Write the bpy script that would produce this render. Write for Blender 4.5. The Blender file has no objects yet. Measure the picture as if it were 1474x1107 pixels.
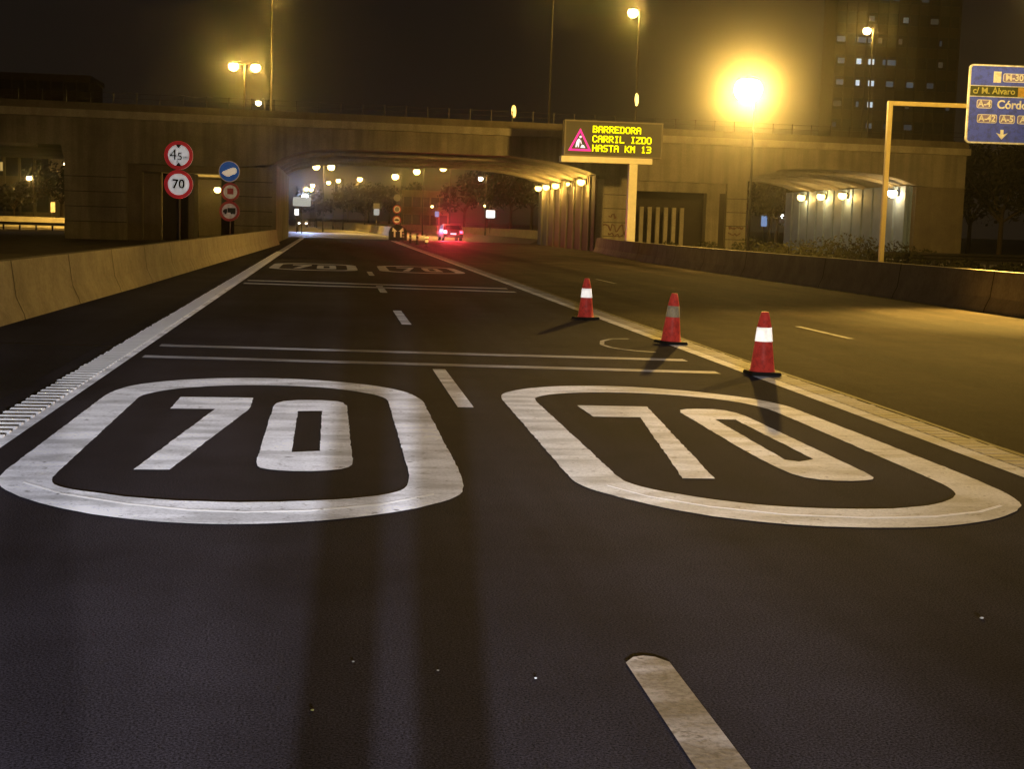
import bpy, bmesh, math, random
from mathutils import Vector, Matrix
random.seed(7)
R = math.radians
scn = bpy.context.scene
COL = scn.collection

# ------------------------------------------------------------------ camera
CAM_H = 1.6
cd = bpy.data.cameras.new('camera'); cam = bpy.data.objects.new('camera', cd); COL.objects.link(cam)
cd.sensor_width = 36.0; cd.lens = 36.0 * 2000 / 1474
cd.clip_start = 0.05; cd.clip_end = 8000
cr = Vector((0.99138586, -0.12753881, 0.02979804)); cu = Vector((-0.01473684, 0.11744404, 0.99297015)); cf = Vector((0.13014184, 0.9848557, -0.11455284))
m = Matrix.Identity(4)
for i in range(3):
    m[i][0] = cr[i]; m[i][1] = cu[i]; m[i][2] = -cf[i]
m.translation = Vector((0, 0, CAM_H))
cam.matrix_world = m
scn.camera = cam

# ------------------------------------------------------------------ exposure, world
scn.view_settings.view_transform = 'Standard'; scn.view_settings.look = 'None'
scn.view_settings.gamma = 1; scn.view_settings.exposure = 0
scn.cycles.use_denoising = True
scn.cycles.max_bounces = 5; scn.cycles.volume_bounces = 0; scn.cycles.sample_clamp_indirect = 0
SKY = 0.52
w = bpy.data.worlds.new("World"); scn.world = w; w.use_nodes = True
nt = w.node_tree; nt.nodes.clear()
wo = nt.nodes.new('ShaderNodeOutputWorld'); bg = nt.nodes.new('ShaderNodeBackground')
tc = nt.nodes.new('ShaderNodeTexCoord'); sep = nt.nodes.new('ShaderNodeSeparateXYZ'); rmp = nt.nodes.new('ShaderNodeValToRGB')
nt.links.new(tc.outputs['Generated'], sep.inputs[0]); nt.links.new(sep.outputs['Z'], rmp.inputs[0])
e = rmp.color_ramp.elements
e[0].position = 0.0; e[0].color = (0.020, 0.014, 0.009, 1)
e[1].position = 0.30; e[1].color = (0.0125, 0.0095, 0.0085, 1)
nt.links.new(rmp.outputs[0], bg.inputs[0]); bg.inputs[1].default_value = SKY
nt.links.new(bg.outputs[0], wo.inputs[0])

SODIUM = (1.0, 0.58, 0.105)
LIGHT_GAIN = 1.0

# ------------------------------------------------------------------ materials
def new_mat(name):
    mt = bpy.data.materials.new(name); mt.use_nodes = True
    n = mt.node_tree; n.nodes.clear()
    out = n.nodes.new('ShaderNodeOutputMaterial')
    return mt, n, out

def noise(n, scale, detail=4, rough=0.6, coord='Object'):
    t = n.nodes.new('ShaderNodeTexCoord'); x = n.nodes.new('ShaderNodeTexNoise')
    x.inputs['Scale'].default_value = scale; x.inputs['Detail'].default_value = detail; x.inputs['Roughness'].default_value = rough
    n.links.new(t.outputs[coord], x.inputs['Vector'])
    return x

def ramp(n, src, c0, c1, p0=0.3, p1=0.7):
    r = n.nodes.new('ShaderNodeValToRGB'); n.links.new(src, r.inputs[0])
    r.color_ramp.elements[0].position = p0; r.color_ramp.elements[1].position = p1
    r.color_ramp.elements[0].color = (*c0, 1); r.color_ramp.elements[1].color = (*c1, 1)
    return r.outputs[0]

def mixc(n, fac, a, b, mode='MULTIPLY'):
    x = n.nodes.new('ShaderNodeMix'); x.data_type = 'RGBA'; x.blend_type = mode
    if isinstance(fac, float): x.inputs[0].default_value = fac
    else: n.links.new(fac, x.inputs[0])
    for s, k in ((a, 6), (b, 7)):
        if isinstance(s, tuple): x.inputs[k].default_value = (*s, 1)
        else: n.links.new(s, x.inputs[k])
    return x.outputs[2]

def principled(n, out, color, rough=0.7, metal=0.0, spec=0.4, bump=None, bump_s=0.3, bump_d=0.01):
    p = n.nodes.new('ShaderNodeBsdfPrincipled')
    if isinstance(color, tuple): p.inputs['Base Color'].default_value = (*color, 1)
    else: n.links.new(color, p.inputs['Base Color'])
    p.inputs['Roughness'].default_value = rough; p.inputs['Metallic'].default_value = metal
    p.inputs['Specular IOR Level'].default_value = spec
    if bump is not None:
        b = n.nodes.new('ShaderNodeBump'); b.inputs['Strength'].default_value = bump_s; b.inputs['Distance'].default_value = bump_d
        n.links.new(bump, b.inputs['Height']); n.links.new(b.outputs[0], p.inputs['Normal'])
    n.links.new(p.outputs[0], out.inputs[0])
    return p

def add_retro(n, out, base, color, rough=0.5):
    """glass-bead / prismatic sheeting: a lobe that returns light towards where it came from"""
    g = n.nodes.new('ShaderNodeBsdfGlossy'); g.inputs['Roughness'].default_value = rough
    if isinstance(color, tuple): g.inputs['Color'].default_value = (*color, 1)
    else: n.links.new(color, g.inputs['Color'])
    geo = n.nodes.new('ShaderNodeNewGeometry'); n.links.new(geo.outputs['Incoming'], g.inputs['Normal'])
    a = n.nodes.new('ShaderNodeAddShader')
    n.links.new(base.outputs[0], a.inputs[0]); n.links.new(g.outputs[0], a.inputs[1]); n.links.new(a.outputs[0], out.inputs[0])

def plain(name, c, rough=0.6, metal=0.0, var=0.15, scale=3.0, spec=0.4):
    mt, n, out = new_mat(name)
    x = noise(n, scale)
    col = ramp(n, x.outputs[0], tuple(v * (1 - var) for v in c), tuple(min(1, v * (1 + var)) for v in c))
    principled(n, out, col, rough, metal, spec)
    return mt

def concrete(name, c, stain=0.5, scale=0.6, streak=0.16):
    mt, n, out = new_mat(name)
    a = noise(n, scale, 6, 0.65); b = noise(n, 14.0, 5, 0.7)
    c1 = ramp(n, a.outputs[0], tuple(v * (1 - stain) for v in c), c, 0.32, 0.62)
    c2 = ramp(n, b.outputs[0], (0.72, 0.72, 0.72), (1, 1, 1), 0.3, 0.65)
    # rain streaks: noise stretched along z
    t = n.nodes.new('ShaderNodeTexCoord'); mp = n.nodes.new('ShaderNodeMapping'); mp.inputs['Scale'].default_value = (2.2, 2.2, 0.12)
    s = n.nodes.new('ShaderNodeTexNoise'); s.inputs['Scale'].default_value = 1.0; s.inputs['Detail'].default_value = 5
    n.links.new(t.outputs['Object'], mp.inputs[0]); n.links.new(mp.outputs[0], s.inputs['Vector'])
    c3 = ramp(n, s.outputs[0], (1 - streak, 1 - streak * 1.05, 1 - streak * 1.1), (1, 1, 1), 0.36, 0.6)
    principled(n, out, mixc(n, 1.0, mixc(n, 1.0, c1, c2), c3), 0.88, 0, 0.25, b.outputs[0], 0.35, 0.02)
    return mt

def asphalt(name, c, retro, rough=0.9, spec=0.035, patch=0.35, stretch=0.05, rr=0.62):
    mt, n, out = new_mat(name)
    f = noise(n, 110.0, 3, 0.85); g = noise(n, 0.35, 6, 0.68)
    t = n.nodes.new('ShaderNodeTexCoord'); mp = n.nodes.new('ShaderNodeMapping'); mp.inputs['Scale'].default_value = (0.9, stretch, 1)
    s = n.nodes.new('ShaderNodeTexNoise'); s.inputs['Scale'].default_value = 1.0; s.inputs['Detail'].default_value = 4
    n.links.new(t.outputs['Object'], mp.inputs[0]); n.links.new(mp.outputs[0], s.inputs['Vector'])
    c1 = ramp(n, f.outputs[0], tuple(v * 0.15 for v in c), tuple(v * 2.1 for v in c), 0.38, 0.64)
    c2 = ramp(n, g.outputs[0], (1 - patch,) * 3, (1, 1, 1), 0.35, 0.65)
    c3 = ramp(n, s.outputs[0], (1 - patch,) * 3, (1, 1, 1), 0.38, 0.6)
    col = mixc(n, 1.0, mixc(n, 1.0, c1, c2), c3)
    p = principled(n, out, col, rough, 0, spec, f.outputs[0], 0.9, 0.012)
    if retro:
        k = n.nodes.new('ShaderNodeMix'); k.data_type = 'RGBA'; k.blend_type = 'MULTIPLY'; k.inputs[0].default_value = 1
        n.links.new(col, k.inputs[6]); k.inputs[7].default_value = (retro, retro * 0.97, retro * 0.98, 1)
        add_retro(n, out, p, k.outputs[2], rr)
    return mt

def road_paint(name, c, retro, wear=0.25, rr=0.5):
    mt, n, out = new_mat(name)
    f = noise(n, 40.0, 4, 0.7); g = noise(n, 1.1, 5, 0.62)
    t = n.nodes.new('ShaderNodeTexCoord'); mp = n.nodes.new('ShaderNodeMapping'); mp.inputs['Scale'].default_value = (0.7, 2.0, 1)
    s = n.nodes.new('ShaderNodeTexNoise'); s.inputs['Scale'].default_value = 1.6; s.inputs['Detail'].default_value = 4
    n.links.new(t.outputs['Object'], mp.inputs[0]); n.links.new(mp.outputs[0], s.inputs['Vector'])
    c1 = ramp(n, f.outputs[0], tuple(v * (1 - wear) for v in c), c, 0.3, 0.55)
    c2 = ramp(n, g.outputs[0], (1 - wear,) * 3, (1, 1, 1), 0.35, 0.62)
    c3 = ramp(n, s.outputs[0], (1 - wear * 1.2,) * 3, (1, 1, 1), 0.40, 0.56)
    col = mixc(n, 1.0, mixc(n, 1.0, c1, c2), c3)
    w_ = noise(n, 9.0, 6, 0.75)
    ww = ramp(n, w_.outputs[0], (.85, .85, .85), (0, 0, 0), 0.30 + wear * .11, 0.38 + wear * .12)
    col = mixc(n, ww, col, (0.07, 0.065, 0.065), 'MIX')
    p = principled(n, out, col, 0.7, 0, 0.3, f.outputs[0], 0.6, 0.006)
    k = mixc(n, 1.0, col, (retro, retro, retro * 1.03))
    add_retro(n, out, p, k, rr)
    return mt

def sheeting(name, c, retro, rr=0.5):
    mt, n, out = new_mat(name)
    a_ = noise(n, 5.0, 6, 0.7); b_ = noise(n, 28.0, 3, 0.6)
    gr = mixc(n, 1.0, ramp(n, a_.outputs[0], (.68, .66, .64), (1, 1, 1), .36, .56), ramp(n, b_.outputs[0], (.82, .82, .82), (1, 1, 1), .35, .55))
    col = mixc(n, 1.0, gr, c)
    p = principled(n, out, col, 0.45, 0, 0.4)
    add_retro(n, out, p, mixc(n, 1.0, col, (retro,) * 3), rr)
    return mt

def emit(name, c, s):
    mt, n, out = new_mat(name)
    x = n.nodes.new('ShaderNodeEmission'); x.inputs[0].default_value = (*c, 1); x.inputs[1].default_value = s
    n.links.new(x.outputs[0], out.inputs[0])
    return mt

def bowl(name, c, s):
    """clear glowing glass bowl: lets the lamp inside shine through it"""
    mt, n, out = new_mat(name)
    x = n.nodes.new('ShaderNodeEmission'); x.inputs[0].default_value = (*c, 1); x.inputs[1].default_value = s
    tr = n.nodes.new('ShaderNodeBsdfTransparent'); a = n.nodes.new('ShaderNodeAddShader')
    n.links.new(x.outputs[0], a.inputs[0]); n.links.new(tr.outputs[0], a.inputs[1]); n.links.new(a.outputs[0], out.inputs[0])
    mt.cycles.emission_sampling = 'NONE'
    return mt

def leafy(name, c):
    mt, n, out = new_mat(name)
    x = noise(n, 1.3, 3)
    col = ramp(n, x.outputs[0], tuple(v * 0.5 for v in c), tuple(v * 1.5 for v in c), 0.3, 0.7)
    principled(n, out, col, 0.8, 0, 0.2)
    return mt

M = dict(
    asphalt=asphalt('dark_asphalt', (0.0175, 0.0160, 0.0205), 1.5, patch=0.45),
    old_asphalt=asphalt('old_asphalt', (0.040, 0.032, 0.025), 0.45, 0.9, 0.04, 0.72, 0.02),
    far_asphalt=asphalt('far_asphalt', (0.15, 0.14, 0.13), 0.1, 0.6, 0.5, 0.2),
    shoulder=asphalt('shoulder_asphalt', (0.024, 0.022, 0.024), 0.9),
    soil=plain('soil', (0.07, 0.055, 0.035), 0.95, 0, 0.5, 1.2),
    paint=road_paint('road_paint', (0.77, 0.78, 0.82), 0.50, 0.30),
    paint_rough=road_paint('rough_paint', (0.62, 0.58, 0.57), 0.24, 0.55),
    paint_aged=road_paint('aged_paint', (0.54, 0.53, 0.51), 0.66, 0.32),
    paint_rib=road_paint('rib_paint', (0.80, 0.80, 0.80), 0.62, 0.12),
    paint_worn=road_paint('worn_paint', (0.115, 0.115, 0.125), 1.5, 0.45),
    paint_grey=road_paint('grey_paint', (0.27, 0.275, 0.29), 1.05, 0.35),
    barrier=concrete('barrier_concrete', (0.46, 0.42, 0.35), 0.30, 1.4, 0.06),
    joint=plain('joint', (0.06, 0.05, 0.04), 0.9),
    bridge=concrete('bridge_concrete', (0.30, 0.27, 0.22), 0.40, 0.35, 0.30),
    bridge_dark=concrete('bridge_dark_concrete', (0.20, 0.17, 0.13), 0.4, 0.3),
    cornice=concrete('cornice_concrete', (0.44, 0.40, 0.33), 0.3, 0.5),
    soffit=concrete('soffit_concrete', (0.34, 0.31, 0.26), 0.3, 0.3),
    panel_wall=plain('pale_wall_panel', (0.16, 0.23, 0.42), 0.6, 0, 0.2, 0.8),
    recess_shade_joint=plain('recess_shade_joint', (0.035, 0.028, 0.022), 0.9),  # near-black: recess shade put into the colour; also used for wall joints
    graffiti=plain('graffiti_paint', (0.10, 0.05, 0.035), 0.7, 0, 0.3),
    steel=plain('galvanised_steel', (0.42, 0.41, 0.38), 0.5, 0.35, 0.1),
    post_bright=plain('pale_post', (0.62, 0.52, 0.26), 0.5, 0.0, 0.08),
    post=plain('painted_post', (0.46, 0.43, 0.36), 0.5, 0.1, 0.08),
    darkmetal=plain('dark_metal', (0.045, 0.04, 0.035), 0.5, 0.4, 0.1),
    cabinet=plain('sign_cabinet', (0.022, 0.019, 0.016), 0.6, 0.1, 0.1),
    cabinet_frame=plain('sign_cabinet_frame', (0.10, 0.085, 0.07), 0.55, 0.2, 0.1),
    sign_white=sheeting('sign_white', (0.85, 0.85, 0.83), 2.6),
    sign_red=sheeting('sign_red', (0.62, 0.022, 0.03), 1.8),
    sign_blue=sheeting('sign_blue', (0.012, 0.10, 0.5), 2.2),
    sign_black=plain('sign_black', (0.015, 0.015, 0.015), 0.5),
    dim_white=sheeting('aged_white', (0.45, 0.42, 0.42), 1.3),
    dim_red=sheeting('aged_red', (0.30, 0.03, 0.03), 0.8),
    sign_grey=plain('sign_grey', (0.3, 0.29, 0.28), 0.5),
    panel_blue=sheeting('panel_blue', (0.03, 0.055, 0.55), 1.1),
    panel_green=sheeting('panel_green', (0.06, 0.085, 0.05), 0.1),
    panel_white=sheeting('panel_white', (0.42, 0.46, 0.60), 0.9),
    panel_badge=sheeting('panel_badge', (0.14, 0.13, 0.42), 0.8),
    panel_amber=sheeting('panel_amber', (0.62, 0.42, 0.12), 0.1),
    panel_lime=sheeting('panel_lime', (0.55, 0.58, 0.25), 0.1),
    cone_red=sheeting('cone_red', (0.70, 0.062, 0.045), 0.62),
    cone_band=sheeting('cone_band', (0.86, 0.84, 0.78), 2.4),
    cone_band_dull=sheeting('cone_band_dull', (0.66, 0.55, 0.34), 0.28),
    rubber=plain('rubber', (0.03, 0.03, 0.03), 0.8),
    led_yellow=emit('led_yellow', (1.0, 0.86, 0.0), 2.2),
    led_pink=emit('led_red', (1.0, 0.03, 0.22), 1.7),
    led_white=emit('led_white', (1.0, 0.80, 0.78), 1.6),
    lens=bowl('sodium_lens', (1.0, 0.72, 0.24), 7.0),
    lens_wall=bowl('wall_lens', (1.0, 0.68, 0.17), 4.5),
    lens_big=bowl('sodium_lens_bright', (1.0, 0.78, 0.30), 60.0),
    lens_pale=bowl('pale_lens', (1.0, 0.80, 0.52), 9.0),
    lens_cool=bowl('cool_lens', (0.85, 0.92, 1.0), 10.0),
    lens_dim=emit('dim_lens', (1.0, 0.66, 0.25), 1.6),
    lit_box=emit('lit_box', (1.0, 0.97, 0.92), 1.6),
    board_glow=emit('board_glow', (0.85, 0.85, 0.75), 0.45),  # gives plain boards a faint glow of their own
    lit_box_blue=emit('lit_box_blue', (0.35, 0.55, 1.0), 0.45),
    win_cool=emit('lit_window_cool', (0.72, 0.86, 1.0), 0.75),
    win_dim=emit('lit_window_dim', (0.55, 0.68, 0.80), 0.09),
    win_faint=emit('faint_window', (0.6, 0.7, 0.8), 0.035), win_faint_warm=emit('faint_window_warm', (0.8, 0.65, 0.4), 0.04),
    win_warm=emit('lit_window_warm', (1.0, 0.66, 0.2), 0.5),
    tower=plain('tower_wall', (0.07, 0.055, 0.045), 0.8),
    tower_glass=plain('tower_glass', (0.03, 0.03, 0.035), 0.3),
    far_wall=concrete('far_wall', (0.30, 0.26, 0.20), 0.4, 0.2),
    leaf=leafy('leaf', (0.030, 0.030, 0.012)),
    leaf_dark=leafy('leaf_dark', (0.016, 0.015, 0.007)),
    bark=plain('bark', (0.05, 0.036, 0.024), 0.9),
    car_paint=plain('car_paint', (0.06, 0.008, 0.008), 0.35, 0.2, 0.05),
    car_grey=plain('car_grey', (0.12, 0.12, 0.13), 0.35, 0.3, 0.05),
    car_glass=plain('car_glass', (0.02, 0.02, 0.025), 0.1),
    brake=emit('brake_light', (1.0, 0.05, 0.10), 7.0),
    brake_core=emit('brake_light_bright', (1.0, 0.28, 0.34), 14.0),
    tail_small=emit('tail_light', (1.0, 0.22, 0.08), 6.0),
    headlamp=emit('headlamp', (1.0, 0.93, 0.82), 12.0),
    plate_lit=emit('lit_plate', (1.0, 0.75, 0.85), 1.4),
    van_paint=plain('van_paint', (0.75, 0.74, 0.70), 0.4),
    skin=plain('skin', (0.45, 0.28, 0.2), 0.6), jacket=plain('jacket', (0.12, 0.13, 0.02), 0.8), trousers=plain('trousers', (0.02, 0.025, 0.05), 0.9),
    hair=plain('hair', (0.03, 0.02, 0.015), 0.7), shoe=plain('shoe', (0.02, 0.02, 0.02), 0.6),
)

# ------------------------------------------------------------------ mesh helpers
class MB:
    def __init__(s): s.v = []; s.f = []; s.smooth = []
    def add(s, vs, fs, smooth=False):
        o = len(s.v); s.v += [tuple(v) for v in vs]
        for f in fs: s.f.append(tuple(o + i for i in f)); s.smooth.append(smooth)
        return s
    def box(s, x0, x1, y0, y1, z0, z1):
        vs = [(x, y, z) for z in (z0, z1) for y in (y0, y1) for x in (x0, x1)]
        return s.add(vs, [(0, 2, 3, 1), (4, 5, 7, 6), (0, 1, 5, 4), (2, 6, 7, 3), (0, 4, 6, 2), (1, 3, 7, 5)])
    def obox(s, c, u, v, t):
        """box centred at c with half-extent vectors u, v, t"""
        c, u, v, t = Vector(c), Vector(u), Vector(v), Vector(t)
        vs = [c + a * u + b * v + d * t for d in (-1, 1) for b in (-1, 1) for a in (-1, 1)]
        return s.add(vs, [(0, 2, 3, 1), (4, 5, 7, 6), (0, 1, 5, 4), (2, 6, 7, 3), (0, 4, 6, 2), (1, 3, 7, 5)])
    def tube(s, p0, p1, r0, r1=None, n=12, cap=True):
        r1 = r0 if r1 is None else r1
        p0, p1 = Vector(p0), Vector(p1); d = (p1 - p0).normalized()
        a = d.orthogonal().normalized(); b = d.cross(a)
        vs = []
        for p, r in ((p0, r0), (p1, r1)):
            for i in range(n):
                t = 2 * math.pi * i / n; vs.append(p + r * (math.cos(t) * a + math.sin(t) * b))
        fs = [(i, (i + 1) % n, n + (i + 1) % n, n + i) for i in range(n)]
        s.add(vs, fs, True)
        if cap: s.add(vs[:n], [tuple(reversed(range(n)))]); s.add(vs[n:], [tuple(range(n))])
        return s
    def path(s, pts, r, n=10):
        for a, b in zip(pts, pts[1:]): s.tube(a, b, r, r, n)
        return s
    def lathe(s, prof, n=20, c=(0, 0, 0), smooth=True):
        vs = [(c[0] + r * math.cos(2 * math.pi * i / n), c[1] + r * math.sin(2 * math.pi * i / n), c[2] + z) for r, z in prof for i in range(n)]
        fs = [(k * n + i, k * n + (i + 1) % n, (k + 1) * n + (i + 1) % n, (k + 1) * n + i) for k in range(len(prof) - 1) for i in range(n)]
        return s.add(vs, fs, smooth)
    def ellipsoid(s, c, rx, ry, rz, n=14, k=8, z0=-1.0, z1=1.0):
        prof = []
        a0, a1 = math.asin(max(-1, z0)), math.asin(min(1, z1))
        for j in range(k + 1):
            t = a0 + (a1 - a0) * j / k; prof.append((math.cos(t), math.sin(t)))
        vs = [(c[0] + rx * r * math.cos(2 * math.pi * i / n), c[1] + ry * r * math.sin(2 * math.pi * i / n), c[2] + rz * z) for r, z in prof for i in range(n)]
        fs = [(q * n + i, q * n + (i + 1) % n, (q + 1) * n + (i + 1) % n, (q + 1) * n + i) for q in range(k) for i in range(n)]
        return s.add(vs, fs, True)
    def prism_xz(s, poly, y0, y1):
        n = len(poly)
        vs = [(x, y0, z) for x, z in poly] + [(x, y1, z) for x, z in poly]
        fs = [tuple(range(n)), tuple(reversed(range(n, 2 * n)))] + [(i + n, (i + 1) % n + n, (i + 1) % n, i) for i in range(n)]
        return s.add(vs, fs)
    def prism_yz(s, poly, x0, x1):
        n = len(poly)
        vs = [(x0, y, z) for y, z in poly] + [(x1, y, z) for y, z in poly]
        fs = [tuple(reversed(range(n))), tuple(range(n, 2 * n))] + [(i, (i + 1) % n, (i + 1) % n + n, i + n) for i in range(n)]
        return s.add(vs, fs)
    def shear(s, fn): s.v = [fn(v) for v in s.v]; return s
    def build(s, name, mat, parent=None, loc=None):
        me = bpy.data.meshes.new(name); me.from_pydata(s.v, [], s.f); me.update()
        for p, q in zip(me.polygons, s.smooth): p.use_smooth = q
        bm = bmesh.new(); bm.from_mesh(me); bmesh.ops.recalc_face_normals(bm, faces=bm.faces); bm.to_mesh(me); bm.free()
        me.materials.append(mat)
        o = bpy.data.objects.new(name, me); COL.objects.link(o)
        if parent is not None: o.parent = parent
        if loc: o.location = loc
        return o

def tag(o, label, cat, group=None, kind=None):
    o['label'] = label; o['category'] = cat
    if group: o['group'] = group
    if kind: o['kind'] = kind
    return o

def thing(name, label, cat, loc=(0, 0, 0), rz=0, group=None):
    o = bpy.data.objects.new(name, None); COL.objects.link(o); o.empty_display_size = 0.3
    o.location = loc; o.rotation_euler = (0, 0, rz)
    return tag(o, label, cat, group)

def copy_thing(src, loc, rz=None, label=None, group=None):
    r = src.copy(); COL.objects.link(r); r.location = loc
    if rz is not None: r.rotation_euler = (0, 0, rz)
    if label: r['label'] = label
    if group: r['group'] = group
    for ch in list(src.children):
        c = ch.copy(); COL.objects.link(c); c.parent = r
        for g in list(ch.children):
            d = g.copy(); COL.objects.link(d); d.parent = c
    return r

def area_poly(polys, z, name, mat, holes=(), parent=None):
    """flat sheet on the ground from outlines (holes by curve fill)"""
    cu_ = bpy.data.curves.new(name, 'CURVE'); cu_.dimensions = '2D'; cu_.fill_mode = 'BOTH'
    for P in list(polys) + list(holes):
        sp = cu_.splines.new('POLY'); sp.points.add(len(P) - 1); sp.use_cyclic_u = True
        for q, p in zip(sp.points, P): q.co = (p[0], p[1], 0, 1)
    t = bpy.data.objects.new(name, cu_); COL.objects.link(t)
    dg = bpy.context.evaluated_depsgraph_get(); me = bpy.data.meshes.new_from_object(t.evaluated_get(dg))
    bpy.data.objects.remove(t)
    me.materials.clear(); me.materials.append(mat)
    o = bpy.data.objects.new(name, me); COL.objects.link(o); o.location.z = z
    if parent: o.parent = parent
    return o

def text_mesh(body, size, name, mat, parent, loc, bold=0.0, align='CENTER', rz=0.0, sx=1.0, thick=0.006):
    """letters standing in the x-z plane facing -y"""
    cu_ = bpy.data.curves.new(name, 'FONT'); cu_.body = body; cu_.size = size; cu_.align_x = align; cu_.align_y = 'CENTER'
    cu_.extrude = thick; cu_.offset = bold; cu_.resolution_u = 4
    t = bpy.data.objects.new(name, cu_); COL.objects.link(t)
    dg = bpy.context.evaluated_depsgraph_get(); me = bpy.data.meshes.new_from_object(t.evaluated_get(dg))
    bpy.data.objects.remove(t)
    me.transform(Matrix.Scale(sx, 4, (1, 0, 0))); me.transform(Matrix.Rotation(math.pi / 2, 4, 'X'))
    me.materials.clear(); me.materials.append(mat)
    o = bpy.data.objects.new(name, me); COL.objects.link(o); o.parent = parent; o.location = loc; o.rotation_euler.z = rz
    return o

def point_light(loc, intensity, color, parent=None, r=0.12, name='lamp_light'):
    """intensity in W/sr"""
    ld = bpy.data.lights.new(name, 'POINT'); ld.energy = intensity * 4 * math.pi * LIGHT_GAIN; ld.color = color; ld.shadow_soft_size = r
    o = bpy.data.objects.new(name, ld); COL.objects.link(o); o.location = loc
    if parent is not None: o.parent = parent
    return o

def spot_light(loc, target, intensity, color, ang, blend, parent=None, r=0.08, name='headlamp_light'):
    ld = bpy.data.lights.new(name, 'SPOT'); ld.energy = intensity * 4 * math.pi * LIGHT_GAIN; ld.color = color
    ld.shadow_soft_size = r; ld.spot_size = ang; ld.spot_blend = blend
    o = bpy.data.objects.new(name, ld); COL.objects.link(o); o.location = loc
    o.rotation_euler = (Vector(target) - Vector(loc)).to_track_quat('-Z', 'Y').to_euler()
    if parent is not None:
        o.parent = parent
    return o

# ------------------------------------------------------------------ ground and roads
def sheet(name, pts, z, mat, label, cat):
    o = MB().add([(x, y, z) for x, y in pts], [tuple(range(len(pts)))]).build(name, mat)
    return tag(o, label, cat, kind='structure')

sheet('ground', [(-4000, -600), (4000, -600), (4000, 6000), (-4000, 6000)], -0.05, M['soil'], 'dark earth around and between the roads, bare and unlit', 'ground')
sheet('road', [(-2.7, -30), (4.95, -30), (5.0, 118), (-2.9, 118)], 0.0, M['asphalt'], 'new black asphalt of the two lanes carrying the big painted 70 markings', 'road')
sheet('shoulder', [(-9.0, -30), (-2.7, -30), (-2.9, 118), (-3.3, 118)], -0.002, M['shoulder'], 'brownish asphalt hard shoulder along the foot of the left concrete barrier', 'road')
sheet('side_road', [(4.95, -30), (17.0, -30), (17.0, 118), (5.0, 118)], -0.002, M['old_asphalt'], 'older brown asphalt carriageway to the right of the cones, lit yellow', 'road')
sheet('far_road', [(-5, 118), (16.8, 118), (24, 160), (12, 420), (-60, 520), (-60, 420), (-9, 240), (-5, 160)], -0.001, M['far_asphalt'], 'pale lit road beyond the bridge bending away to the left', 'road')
sheet('verge', [(14.4, 5), (140, 5), (140, 88), (17, 88), (15, 60)], 0.01, M['soil'], 'dark planted verge behind the right concrete barrier', 'ground')
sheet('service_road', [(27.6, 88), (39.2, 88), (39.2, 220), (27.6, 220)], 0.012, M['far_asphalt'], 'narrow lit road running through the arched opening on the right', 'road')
sheet('pavement', [(24, 69.5), (60, 69.5), (60, 80), (24, 80)], 0.02, M['cornice'], 'pale paved strip behind the guard rail on the right', 'pavement')

# ------------------------------------------------------------------ painted markings
def smooth_loop(P, it=2, keep=18.0):
    for _ in range(it):
        Q = []; n = len(P)
        for i in range(n):
            a, b = P[i], P[(i + 1) % n]
            L = math.hypot(b[0] - a[0], b[1] - a[1])
            k = 0.25 if L < 1.5 else 0.25 * 0.5 / L
            Q.append((a[0] + (b[0] - a[0]) * k, a[1] + (b[1] - a[1]) * k)); Q.append((b[0] - (b[0] - a[0]) * k, b[1] - (b[1] - a[1]) * k))
        P = Q
    return P
LO = [(-1.97, 8.51), (-1.95, 12.62), (-1.83, 13.26), (-1.4, 13.77), (-0.84, 13.99), (-0.16, 13.9), (0.42, 13.5), (0.71, 13.04), (0.83, 12.45), (0.84, 8.74), (0.82, 8.25), (0.74, 7.94), (0.47, 7.61), (0.1, 7.37), (-0.25, 7.25), (-0.55, 7.22), (-0.92, 7.29), (-1.3, 7.5), (-1.61, 7.8), (-1.87, 8.18)]
LI = [(-1.65, 8.45), (-1.65, 12.58), (-1.34, 13.11), (-0.81, 13.38), (-0.15, 13.33), (0.31, 12.95), (0.52, 12.53), (0.51, 8.73), (0.48, 8.24), (0.34, 8.03), (0.01, 7.86), (-0.45, 7.79), (-0.9, 7.84), (-1.29, 8.03), (-1.56, 8.22)]
L7 = [(-1.3, 12.41), (-0.67, 12.41), (-0.66, 11.69), (-0.99, 8.81), (-1.21, 8.81), (-0.94, 11.65), (-1.3, 11.64)]
L0 = [(-0.47, 12.03), (-0.37, 12.28), (0.03, 12.32), (0.15, 12.09), (0.16, 9.08), (0.12, 8.9), (-0.05, 8.79), (-0.28, 8.79), (-0.42, 8.87), (-0.47, 9.0)]
L0i = [(-0.26, 11.58), (-0.06, 11.61), (-0.06, 9.57), (-0.25, 9.52)]
RO = [(1.57, 12.68), (1.63, 13.0), (1.88, 13.39), (2.29, 13.68), (2.85, 13.74), (3.43, 13.5), (3.97, 12.99), (4.21, 12.4), (4.28, 8.88), (4.26, 8.18), (4.2, 7.89), (4.14, 7.76), (4.0, 7.57), (3.73, 7.35), (3.39, 7.2), (3.05, 7.16), (2.65, 7.2), (2.28, 7.35), (1.94, 7.64), (1.7, 8.03), (1.57, 8.29), (1.53, 8.49)]
RI = [(1.87, 12.71), (2.19, 13.08), (2.75, 13.22), (3.33, 13.06), (3.79, 12.65), (3.96, 12.15), (3.97, 8.48), (3.93, 8.2), (3.82, 8.0), (3.61, 7.79), (3.25, 7.66), (2.81, 7.68), (2.42, 7.81), (2.06, 8.13), (1.85, 8.45)]
R7 = [(2.2, 12.18), (2.84, 12.16), (2.48, 8.62), (2.27, 8.62), (2.62, 11.45), (2.22, 11.46)]
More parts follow.
